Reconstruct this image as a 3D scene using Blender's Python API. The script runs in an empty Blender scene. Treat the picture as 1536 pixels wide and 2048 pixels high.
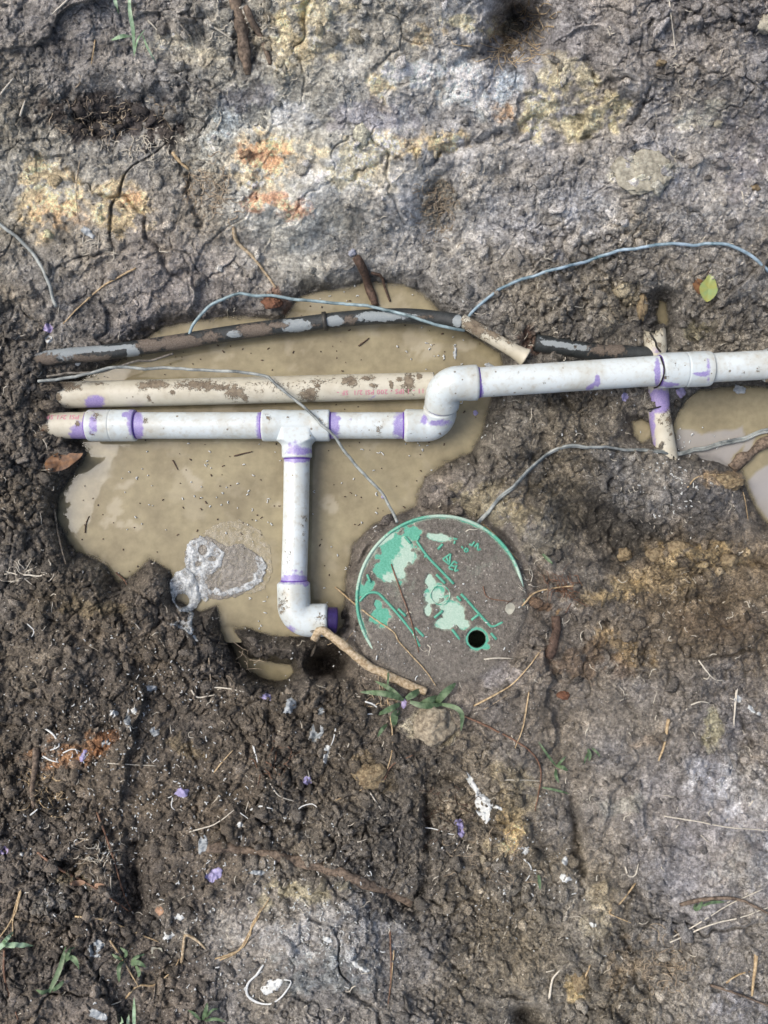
import bpy, math, random
import numpy as np
from mathutils import Vector
R = math.radians
S = 0.0009            # metres per reference pixel at water level
CAMH = 1.5            # camera height above the water
scene = bpy.context.scene
# ------------------------------------------------------------------ camera, sky, sun, exposure
cam = bpy.data.cameras.new('camera'); camo = bpy.data.objects.new('camera', cam)
scene.collection.objects.link(camo); scene.camera = camo
camo.location = (0, 0, CAMH); camo.rotation_euler = (0, 0, 0)
cam.sensor_fit = 'VERTICAL'; cam.sensor_height = 24
cam.lens = 24 * CAMH / (2048 * S); cam.clip_start = 0.02; cam.clip_end = 200
world = bpy.data.worlds.new('World'); scene.world = world; world.use_nodes = True
wn = world.node_tree.nodes; wl = world.node_tree.links
SUN_EL, SUN_AZ = 56, 285      # azimuth from which the light comes, clockwise from picture top
sky = wn.new('ShaderNodeTexSky'); sky.sky_type = 'NISHITA'; sky.sun_disc = False
sky.sun_elevation = R(SUN_EL); sky.sun_rotation = R(SUN_AZ); sky.dust_density = 6; sky.air_density = 1.0; sky.ozone_density = 0.6
wl.new(sky.outputs[0], wn['Background'].inputs[0]); wn['Background'].inputs[1].default_value = 0.14
sl = bpy.data.lights.new('sun', 'SUN'); sl.energy = 1.6; sl.angle = R(32); sl.color = (1.0, 0.965, 0.91)
so = bpy.data.objects.new('sun', sl); scene.collection.objects.link(so)
_d = Vector((math.sin(R(SUN_AZ)) * math.cos(R(SUN_EL)), math.cos(R(SUN_AZ)) * math.cos(R(SUN_EL)), math.sin(R(SUN_EL))))
so.rotation_euler = _d.to_track_quat('Z', 'Y').to_euler()
scene.view_settings.view_transform = 'Standard'; scene.view_settings.look = 'None'
scene.view_settings.exposure = 0.16; scene.view_settings.gamma = 1
scene.cycles.use_denoising = True
scene.cycles.max_bounces = 6

# ------------------------------------------------------------------ noise
def _tab(seed): return np.random.RandomState(seed).rand(256, 256).astype(np.float32)
def vnoise(x, y, seed=0):
    t = _tab(seed); xi = np.floor(x); yi = np.floor(y); fx = x - xi; fy = y - yi
    fx = fx * fx * (3 - 2 * fx); fy = fy * fy * (3 - 2 * fy)
    a = xi.astype(np.int64) & 255; b = yi.astype(np.int64) & 255; a1 = (a + 1) & 255; b1 = (b + 1) & 255
    return ((t[a, b] * (1 - fx) + t[a1, b] * fx) * (1 - fy) + (t[a, b1] * (1 - fx) + t[a1, b1] * fx) * fy) * 2 - 1
def fbm(x, y, sc, octv=4, seed=0, gain=0.5):
    s = 0; a = 1; n = 0; x = x / sc; y = y / sc
    for o in range(octv):
        c, q = math.cos(0.6 * o + 0.3), math.sin(0.6 * o + 0.3)
        s = s + a * vnoise(x * c - y * q + 17.3 * o, x * q + y * c + 5.1 * o, seed + o); n += a; a *= gain; x = x * 2.03; y = y * 2.03
    return s / n
def worley(x, y, sc, seed=0):
    """distance to nearest and second nearest scattered point, and a random value of the nearest"""
    tx, ty, tv = _tab(seed + 500), _tab(seed + 501), _tab(seed + 502)
    x = x / sc; y = y / sc; xi = np.floor(x).astype(np.int64); yi = np.floor(y).astype(np.int64)
    f1 = np.full(x.shape, 9.0, np.float32); f2 = f1.copy(); v = np.zeros(x.shape, np.float32); gx = v.copy(); gy = v.copy()
    for i in (-1, 0, 1):
        for j in (-1, 0, 1):
            a = (xi + i) & 255; b = (yi + j) & 255
            ox = xi + i + tx[a, b] - x; oy = yi + j + ty[a, b] - y; d = np.hypot(ox, oy)
            near = d < f1
            f2 = np.where(near, f1, np.minimum(f2, d)); v = np.where(near, tv[a, b], v); gx = np.where(near, ox, gx); gy = np.where(near, oy, gy); f1 = np.where(near, d, f1)
    return f1, f2, v, gx, gy
def sst(a, b, x):
    t = np.clip((x - a) / (b - a), 0, 1); return t * t * (3 - 2 * t)
def hexlin(h):
    c = [int(h[i:i + 2], 16) / 255 for i in (0, 2, 4)]
    return np.array([q / 12.92 if q < 0.04045 else ((q + 0.055) / 1.055) ** 2.4 for q in c])
def blob(px, py, cx, cy, rx, ry, ang=0, p=2.0):
    c, s = math.cos(R(ang)), math.sin(R(ang)); dx = px - cx; dy = py - cy
    u = (dx * c + dy * s) / rx; v = (-dx * s + dy * c) / ry
    return np.exp(-np.power(u * u + v * v, p / 2))
def poly_sd(px, py, poly):
    """signed distance in reference pixels, negative inside"""
    d = np.full(px.shape, 1e9); ins = np.zeros(px.shape, bool); n = len(poly)
    for i in range(n):
        x0, y0 = poly[i]; x1, y1 = poly[(i + 1) % n]; ex, ey = x1 - x0, y1 - y0
        t = np.clip(((px - x0) * ex + (py - y0) * ey) / (ex * ex + ey * ey + 1e-9), 0, 1)
        d = np.minimum(d, (px - x0 - t * ex) ** 2 + (py - y0 - t * ey) ** 2)
        if y0 != y1:
            c = ((y0 > py) != (y1 > py)) & (px < ex * (py - y0) / ey + x0); ins ^= c
    d = np.sqrt(d); return np.where(ins, -d, d)
def P(px, py, z):
    k = (CAMH - z) / CAMH
    return ((px - 768) * S * k, (1024 - py) * S * k, z)

# ------------------------------------------------------------------ the ground: heights
HG = np.array([   # cm above water, one value every 128 reference pixels
 [21,21,21,21,22,23,23,21,14,20,23,24,24], [17,17,17,17,20,21,20,19,17,19,21,22,22],
 [13,11,10,12,14,16,16,15,13,14,16,17,17], [10,9,9,10,11,12,12,11, 9,11,13,13,13],
 [8,7,6,5,4.5,4.5,4.5,5,6,8,9,9,9],        [7,5.5,4,3,2.5,2.5,2.5,3,6,6.5,6,6,6],
 [7.5,3.2,3,2,2,2,2,2,4,3.5,3.5,3,3],        [7,3.4,2,2,2,2,2,3,5,4.5,3.5,3,2],
 [6,5,2,2,2,2,3,6,6,5,5,4,3],              [6,6,4,3,2,3,6,6.8,5.5,4,4.5,6,6.5],
 [7,7,5,4.5,3,4,6.8,6.8,6.5,6.5,8,8.5,8],  [8,8.5,7,6.5,7,7,8.5,8.2,8,8,8,9,9],
 [9,9,9,8.5,8.5,8,9,9.5,9,9,9,9,9],        [10,9.5,9,9,9,8.5,9,9,9.5,9.5,9.5,9.5,9.5],
 [10,9.5,8.5,9,9.5,10,9,8.5,9.5,10,10,10,10.5], [11,11,10,10,11,11,10,9.5,10,10.5,10.5,11,11],
 [12,12,11,11,11,11,11,10,10.5,11,11,11.5,12]], float) * 0.01
def gridval(G, px, py, step=128.0):
    x = np.clip(px / step, 0, G.shape[1] - 1.001); y = np.clip(py / step, 0, G.shape[0] - 1.001)
    xi = x.astype(int); yi = y.astype(int); fx = x - xi; fy = y - yi
    fx = fx * fx * (3 - 2 * fx) * .6 + fx * .4; fy = fy * fy * (3 - 2 * fy) * .6 + fy * .4
    return (G[yi, xi] * (1 - fx) + G[yi, xi + 1] * fx) * (1 - fy) + (G[yi + 1, xi] * (1 - fx) + G[yi + 1, xi + 1] * fx) * fy
# how clumpy (1) or trodden smooth (0) the soil is
CG = np.array([
 [3,3,3,5,5,2,3,2,4,4,4,5,7],[3,3,3,3,3,2,2,2,3,3,3,4,5],[3,6,6,5,2,1,2,2,3,3,3,4,4],[2,2,3,4,2,1,1,3,5,4,3,4,5],
 [3,3,3,3,2,2,3,4,5,8,9,6,5],[6,4,4,4,4,4,3,5,9,10,9,8,8],[8,7,5,3,3,3,3,5,6,7,7,5,5],[7,7,5,3,3,3,3,4,6,7,5,5,5],
 [7,7,6,4,3,3,4,5,3,4,7,7,6],[7,6,6,6,5,4,4,2,3,4,8,7,6],[7,7,8,8,8,7,2,2,5,5,6,4,5],[7,7,7,6,7,8,5,3,3,2,3,4,5],
 [8,7,5,6,8,8,9,7,4,3,3,4,5],[8,8,6,7,8,9,10,9,6,4,3,3,4],[7,8,8,6,3,4,8,9,7,5,4,3,4],[7,7,7,5,2,3,6,6,6,6,6,4,5],
 [6,7,6,5,4,4,6,7,6,6,6,5,5]], float) * 0.1
POOL = [(172,905),(150,940),(118,990),(112,1040),(135,1085),(150,1105),(205,1128),(235,1168),(270,1150),(300,1120),(340,1142),
 (350,1200),(400,1226),(432,1212),(440,1258),(500,1262),(560,1276),(640,1285),(688,1255),(694,1150),
 (705,1095),(745,1050),(800,1030),(835,1012),(850,958),(900,925),(945,905),(965,868),(985,800),(1010,740),(1000,705),(930,660),
 (880,620),(850,582),(800,566),(740,562),(680,575),(600,590),(560,640),(470,628),(400,638),(325,652),(285,680),(235,722),(180,748),(150,768),(150,880)]
PUD = [(1372,800),(1400,778),(1480,770),(1560,775),(1620,800),(1655,860),(1650,980),(1610,1035),(1570,1052),(1530,1048),(1500,1000),(1482,945),(1440,925),(1370,915),(1350,890),(1345,850),(1358,820)]
LOBE = [(446,1262),(458,1258),(478,1282),(500,1312),(560,1322),(585,1324),(590,1345),(575,1362),(550,1366),(520,1358),(480,1335),(460,1295)]
POOLS = [('water', POOL), ('water', PUD), ('water', [(1262,842),(1285,838),(1306,850),(1302,878),(1284,890),(1266,872)]),
         ('water', [(1318,600),(1332,604),(1338,640),(1330,672),(1318,665),(1312,630)]), ('water', LOBE)]
LEVEL = [0, 0, 0, 0, -.034]
LX, LY, LR = 880, 1198, 166          # valve box lid, centre and radius in reference pixels
LZ = 0.072
BUMPS = [  # cx cy rx ry angle dz(cm) power
 (1225,1070,140,58,32,-8.0,3),(1340,1120,150,22,-6,3.4,3),(1160,1170,60,18,20,1.6,2),(1400,1210,120,30,-14,-2.4,3),(1420,1030,70,60,20,1.6,3),(1130,1110,40,40,0,-1.5,2),(1180,960,120,16,10,.8,2),(1130,990,90,40,20,-.8,2),(1330,1010,70,60,0,1.2,2),(1440,1030,60,70,0,1.5,2),(1060,1140,30,60,-20,-2.5,2),
 (1280,1180,150,30,-12,1.4,2),(1100,1225,80,30,25,-1.2,2),(1190,1260,110,40,10,-1.0,2),(1340,1320,110,50,0,-1.6,2),
 (655,1322,50,34,-14,-16,4),(700,1260,10,40,0,-2.0,3),(230,780,150,30,0,-.3,2),(30,800,40,60,0,1.0,2),(60,720,50,25,0,.5,2),
 (250,215,150,45,12,-1.6,2),(230,260,120,30,10,-1.0,2),(1035,66,64,60,-30,-11,4),(1090,90,50,40,0,-1.0,2),(880,410,46,52,0,-2.6,3),
 (1000,280,170,16,-14,-1.4,2),(880,312,90,20,-8,1.0,2),(1190,265,80,9,-20,-1.6,2),(1240,215,14,60,25,-1.0,2),
 (1290,345,52,42,-20,1.0,4),(500,60,60,90,0,-1.2,2),(470,140,60,30,0,-.7,2),(400,380,70,40,50,-1.2,2),
 (270,1785,35,60,-10,-3.6,3),(1060,2036,30,24,20,-6,3),(1048,2020,14,12,0,-2,2),(800,1800,50,18,30,-2.8,2),(855,1650,12,50,5,-2.4,2),(700,1700,80,18,10,-1.4,2),
 (1150,1655,12,80,0,-2.2,2),(560,1690,60,20,0,-1.2,2),(290,1690,30,50,0,-1.8,2),(1000,1650,60,80,20,.9,2),(880,1540,60,40,0,-1.6,2),
 (650,1860,170,100,0,.9,3),(450,1530,200,60,0,-.5,2),(110,1700,40,30,0,.9,4),(180,1695,26,28,0,.9,4),(220,1790,80,40,0,.9,3),(80,1850,40,30,0,.8,4),
 (1290,1785,80,12,25,-1.6,2),(1350,1900,30,60,20,-1.4,2),(1530,1480,40,40,0,-2.2,2),(1480,1500,25,40,0,-2.6,3),(1440,760,120,16,-2,.8,2),
 (1490,1620,120,80,0,.8,2),(1160,800,70,30,0,-2.6,3),(1075,860,60,30,0,.6,2),(1160,885,40,14,20,1.0,2),(660,1390,70,50,0,.5,2),
 (1200,620,60,50,0,1.6,3),(1110,600,40,40,0,1.3,3),(1290,640,50,60,0,-1.5,2),(1380,600,30,30,0,1.2,3),(1480,560,60,50,0,1.2,2),
 (1060,690,34,26,20,-2.2,2),(960,1120,40,30,0,0,2),(700,1120,20,50,0,.2,2),(750,1500,60,60,0,-.6,2),(1520,1130,30,20,0,-2.5,2),
 (560,600,40,26,0,1.2,2),(545,1294,70,14,6,1.2,2),(300,1225,90,50,0,.6,2),(485,1345,30,8,60,1.2,2),(410,1265,25,30,0,.5,2)]
CRACKS = [  # polyline, half width px, depth cm
 ([(1160,284),(1215,268),(1250,255),(1262,235),(1285,200),(1303,176)],5,1.6),([(860,335),(885,310),(930,292),(975,280),(1030,256),(1070,240),(1110,262)],7,1.7),([(700,360),(730,325),(775,310),(806,322)],4,.9),
 ([(1030,20),(1000,75),(960,108),(920,125)],10,2.0),([(478,0),(474,60),(480,150)],8,1.6),([(515,60),(520,130)],5,1.2),([(268,1690),(276,1780),(272,1850)],11,2.6),([(100,1690),(112,1720),(150,1752)],3,1.2),([(30,1842),(70,1845),(110,1850)],3,1.2),
 ([(850,1590),(858,1690),(856,1760),(830,1800),(780,1830)],9,2.4),([(1148,1600),(1152,1700),(1165,1790)],7,2.0),([(900,1925),(960,1985),(1060,1996)],5,1.6),([(1488,1430),(1500,1500),(1535,1560)],6,2.0),
 ([(1060,1120),(1110,1172),(1200,1222),(1248,1268)],8,1.6),([(1390,1085),(1470,1112),(1560,1145)],9,2.0),([(790,1700),(800,1640),(700,1670),(640,1700)],7,1.6),([(900,1560),(880,1520),(900,1480)],8,1.6),([(1290,1300),(1400,1290),(1480,1240)],5,1.0),
 ([(520,1670),(540,1640),(600,1650),(640,1640)],7,1.6),([(20,900),(70,960),(120,1010)],5,.9),([(150,1880),(100,1930),(40,1960)],5,1.2),([(390,1640),(400,1560),(380,1500)],5,1.0),([(1130,800),(1170,840),(1170,880)],9,2.0),([(1050,500),(1090,560),(1060,620)],8,1.6),
 ([(1180,520),(1230,580),(1260,640)],8,1.8),([(1330,520),(1370,560),(1350,620),(1400,660)],8,1.6),([(1440,620),(1480,600),(1536,620)],7,1.4),([(980,440),(1060,460),(1120,500)],6,1.0),([(60,560),(110,620),(90,690)],6,1.2),([(140,175),(150,230),(220,300)],7,1.2),
 ([(340,300),(380,360),(400,450)],7,1.4),([(1180,120),(1200,160),(1260,150)],5,1.2),([(1300,40),(1320,110)],5,1.0),([(1440,20),(1500,60)],7,1.2),([(620,250),(700,260),(760,240)],4,.5),([(840,1780),(900,1810),(960,1790)],6,1.4),([(1270,1780),(1240,1850),(1260,1900)],6,1.4)]
def lid_mud(px, py):
    """thickness of the mud on the lid in mm; below zero the green plastic shows"""
    t = 2.0 + 1.0 * fbm(px, py, 40, 4, 71) + .9 * fbm(px, py, 9, 4, 75, .65)
    w = fbm(px, py, 26, 4, 77); e = 1 + .42 * w + .30 * fbm(px, py, 8, 3, 79)
    g = 0
    for cx, cy, rx, ry, a in ((792,1112,36,42,20),(770,1140,24,20,0),(822,1067,18,15,0),(760,1233,19,19,0),(737,1172,16,10,-60),(728,1182,9,12,0),
                              (757,1210,7,12,-15),(862,1162,10,14,-10),(868,1186,18,20,0),(905,1224,33,26,35),(888,1246,20,14,0),(857,1222,9,12,20),(925,1248,16,12,40),(876,1075,22,8,8),
                              (954,1278,24,24,0),(972,1294,14,9,10)):
        g = np.maximum(g, 1.6 * blob(px, py, cx, cy, rx * e, ry * e, a, 4))
    t = t - 3.4 * np.clip(g, 0, 1.3)
    d = np.hypot(px - LX, py - LY)
    ang = np.degrees(np.arctan2(-(py - LY), px - LX)) % 360        # counterclockwise from picture right
    bare = sst(8, 22, ang) * (1 - sst(205, 222, ang))               # the rim shows from right over the top to lower left
    t = t - 2.2 * bare * sst(LR - 9, LR - 3, d)
    return t + (1 - bare) * (1.8 + 3.5 * sst(LR - 30, LR + 2, d)) * (.7 + .3 * sst(0, 140, py - LY)), bare
def height(px, py, full=True):
    h = gridval(HG, px, py); C = gridval(CG, px, py); wx = px + 14 * fbm(px, py, 60, 3, 3); wy = py + 14 * fbm(px, py, 60, 3, 9)
    ld = np.hypot(px - LX, py - LY)
    for cx, cy, rx, ry, a, dz, p in BUMPS:
        r = max(rx, ry) * 2.2
        m = (abs(px - cx) < r) & (abs(py - cy) < r)
        if m.any(): h[m] += blob(wx[m], wy[m], cx, cy, rx, ry, a, p) * dz * .01
    for pts, w, dz in CRACKS:
        x0, x1 = min(p[0] for p in pts) - 60, max(p[0] for p in pts) + 60; y0, y1 = min(p[1] for p in pts) - 60, max(p[1] for p in pts) + 60
        m = (px > x0) & (px < x1) & (py > y0) & (py < y1)
        if not m.any(): continue
        qx, qy = wx[m] + 11 * fbm(px[m], py[m], 14, 3, 15), wy[m] + 11 * fbm(px[m], py[m], 18, 4, 16)
        dd = np.full(qx.shape, 1e9)
        for (ax_, ay_), (bx_, by_) in zip(pts[:-1], pts[1:]):
            ex, ey = bx_ - ax_, by_ - ay_; t = np.clip(((qx - ax_) * ex + (qy - ay_) * ey) / (ex * ex + ey * ey), 0, 1); dd = np.minimum(dd, np.hypot(qx - ax_ - t * ex, qy - ay_ - t * ey))
        wv = w * (1 + .7 * fbm(px[m], py[m], 30, 2, 18))
        h[m] -= dz * .0085 * np.exp(-(dd / np.maximum(wv, 1)) ** 2) * (.6 + .5 * sst(-.3, .3, fbm(px[m], py[m], 24, 2, 19)))
        pass
    C = np.clip(C * (1 + .7 * fbm(px, py, 110, 4, 24)), 0, 1.1)
    n = 0.013 * fbm(px, py, 150, 4, 21) + 0.007 * (fbm(px, py, 44, 4, 31) + .15) * (.35 + C)
    for sc, amp, sd in ((260, .017, 8), (130, .008, 9)):
        f1, f2, v, gx, gy = worley(px + .5 * sc * fbm(px, py, sc * .6, 4, sd + 40), py + .5 * sc * fbm(px, py, sc * .6, 4, sd + 45), sc, sd * 7)
        n = n + amp * ((gx * np.cos(v * 40) + gy * np.sin(v * 40)) * np.clip((f2 - f1) / .06, 0, 1) - .25 * np.clip(1 - (f2 - f1) / .04, 0, 1)) * sst(90, 170, abs(px - 130) + abs(py - 820) * .4)
    rg = 1 - 2 * abs(fbm(px, py, 95, 4, 36, .6)); n = n + .010 * rg * C
    for sc, amp, sd in ((120, .022, 5), (66, .020, 1), (34, .0115, 2), (17, .0060, 3), (9, .0030, 4)):
        f1, f2, v, gx, gy = worley(wx + .42 * sc * fbm(px, py, sc * .7, 3, sd + 40), wy + .42 * sc * fbm(px, py, sc * .7, 3, sd + 45), sc, sd * 7)
        dome = np.sqrt(np.clip(1 - (f1 / (.45 + .4 * v)) ** 2, 0, 1)) * (.35 + .9 * v)
        patch = np.clip(.5 + 1.1 * fbm(px, py, sc * 4.5, 2, sd + 60), 0, 1)
        amp_c = C ** 1.7 * (1 if sc > 30 else .85) + .03
        tl = (gx * np.cos(v * 40) + gy * np.sin(v * 40)) * np.clip((f2 - f1) / .12, 0, 1)
        n = n + amp * (dome * .62 + 1.05 * tl) * patch * amp_c - amp * .45 * np.clip(1 - (f2 - f1) / .13, 0, 1) * amp_c * (.3 + patch)
    n = n + (.0034 * C + .0007) * fbm(px, py, 10, 3, 81, .65) + .0006 * fbm(px, py, 4, 2, 91)
    ca, sa = math.cos(R(18)), math.sin(R(18)); n = n + .0050 * (1 - .7 * C) * fbm((px * ca + py * sa) / 6, -px * sa + py * ca, 15, 4, 111, .6) + .0035 * fbm(px, py, 30, 4, 113, .55) * (1 - .5 * C)
    rd = 1 - abs(fbm(px, py, 46, 3, 101)); n = n - .015 * C * np.clip(rd - .91, 0, 1) / .09 * np.clip(fbm(px, py, 130, 2, 107) + .35, 0, 1)
    # surroundings of the lid are pressed flat, the lid sits on its box
    near = 1 - sst(LR + 2, LR + 55, ld)
    n = n * (1 - .75 * near)
    low = sst(60, -120, py - LY + .25 * (px - LX))    # towards the pool and the top the soil lies lower than the rim
    collar = LZ - .002 - .022 * low - .010 * sst(LR, LR + 12, ld) * low
    h = h + n
    h = h * (1 - near) + (collar + .35 * n) * near
    pn = 9 * fbm(px, py, 34, 4, 121) + 3 * fbm(px, py, 9, 2, 125)
    sd = np.full(px.shape, 1e9)
    for _, poly in POOLS:
        m = (px > min(p[0] for p in poly) - 150) & (px < max(p[0] for p in poly) + 150) & (py > min(p[1] for p in poly) - 150) & (py < max(p[1] for p in poly) + 150)
        if m.any(): sd[m] = np.minimum(sd[m], poly_sd(px[m], py[m], poly))
    sd = sd + pn * np.clip(abs(sd) / 8, .25, 1)
    wdt = 42 - 22 * near
    rise = sst(-2, 1, sd / wdt)
    island = 0 * px
    pit = blob(wx, wy, 655, 1320, 34, 34, -25, 4)
    bed = -np.clip(-sd * .0011, 0, .034) - .0005 + .004 * fbm(px, py, 26, 3, 131) + np.where(sd < 0, island, 0)
    hh = np.where(sd > 0, .0008 + (h - .0008) * (rise - sst(-2, 1, 0 * wdt)) / (1 - sst(-2, 1, 0 * wdt)), bed)
    hh = np.where(sd > 0, np.maximum(hh, -.16), hh)
    ml = poly_sd(px, py, LOBE) + .5 * pn if px.size else px
    inner = sst(10, -6, ml); hh = np.where(ml < 30, np.minimum(hh, (-.034 - .0012 * np.clip(-ml, 0, 12)) * inner + hh * (1 - inner)), hh)
    gr = sst(LR - 1, LR + 3, ld) * sst(LR + 22, LR + 7, ld); an = np.degrees(np.arctan2(-(py - LY), px - LX)) % 360
    gv = np.where(an > 270, sst(322, 345, an), 1 - sst(200, 220, an)); hh = hh - .014 * gr * gv * (.55 + .6 * sst(-.3, .3, fbm(px, py, 30, 3, 141)))
    # lid
    t, bare = lid_mud(px, py)
    inl = ld < LR + 1
    hl = LZ + t * .001
    hole = np.hypot(px - 954, py - 1278)
    hl = np.where(hole < 17, LZ - .17, hl); hl = np.where((hole >= 17) & (hole < 22), np.minimum(hl, LZ - .003), hl)
    k = 1 - sst(LR - 1, LR + 2, ld)
    kk = 1 - sst(LR - 4, LR + 30, ld)
    k = k * bare + kk * (1 - bare)
    hh = hh * (1 - k) + hl * k
    return hh, sd, C

# dense uniform part, then ever wider cells out to the horizon
ST = 1.6
ux = np.arange(-150, 1687, ST); uy = np.arange(-150, 2199, ST)
g = ST * np.cumsum(1.16 ** np.arange(1, 64))
ax = np.concatenate([ux[0] - g[::-1], ux, ux[-1] + g]); ay = np.concatenate([uy[0] - g[::-1], uy, uy[-1] + g])
PX, PY = np.meshgrid(ax, ay)
sh = PX.shape
Hh, SDm, Cm = height(PX.ravel(), PY.ravel())
Hh = Hh.reshape(sh); SDm = SDm.reshape(sh); Cm = Cm.reshape(sh)
i0 = len(g); UH = Hh[i0:i0 + len(uy), i0:i0 + len(ux)]
def H(px, py):
    """ground height under reference pixel; arrays or numbers"""
    x = np.clip((np.asarray(px, float) - ux[0]) / ST, 0, len(ux) - 1.001); y = np.clip((np.asarray(py, float) - uy[0]) / ST, 0, len(uy) - 1.001)
    xi = x.astype(int); yi = y.astype(int); fx = x - xi; fy = y - yi
    return (UH[yi, xi] * (1 - fx) + UH[yi, xi + 1] * fx) * (1 - fy) + (UH[yi + 1, xi] * (1 - fx) + UH[yi + 1, xi + 1] * fx) * fy

# ------------------------------------------------------------------ the ground: soil colours (soil pigment; the black top hollow also has painted shade)
BASE = [  # wide areas: cx cy r hex
 (200,100,260,'6d6968'),(700,60,300,'7d7a74'),(1250,80,300,'6b6767'),(120,330,220,'7b7871'),(550,260,260,'8a8880'),(900,250,260,'88878a'),
 (1300,330,300,'7c7a7b'),(850,470,200,'787675'),(300,520,220,'716b69'),(100,560,160,'6f6a64'),(1200,560,240,'6e6963'),(1450,600,180,'6d6862'),
 (60,850,160,'625b54'),(60,1150,200,'5c554d'),(1080,860,120,'5b564f'),(1150,980,200,'68625a'),(1400,980,120,'6a6664'),(880,1180,190,'6f6864'),
 (1400,1200,180,'6b5e4d'),(1100,1350,200,'625b55'),(200,1350,240,'5a524a'),(300,1600,240,'544c44'),(650,1450,200,'554e47'),(750,1680,200,'5a544d'),
 (1250,1480,260,'69645f'),(1450,1650,260,'827e80'),(650,1900,220,'6f6b68'),(200,1900,240,'5e564f'),(1200,1900,240,'6b655c'),(1480,1950,200,'7a7776'),(1000,1600,120,'6f675c')]
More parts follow.
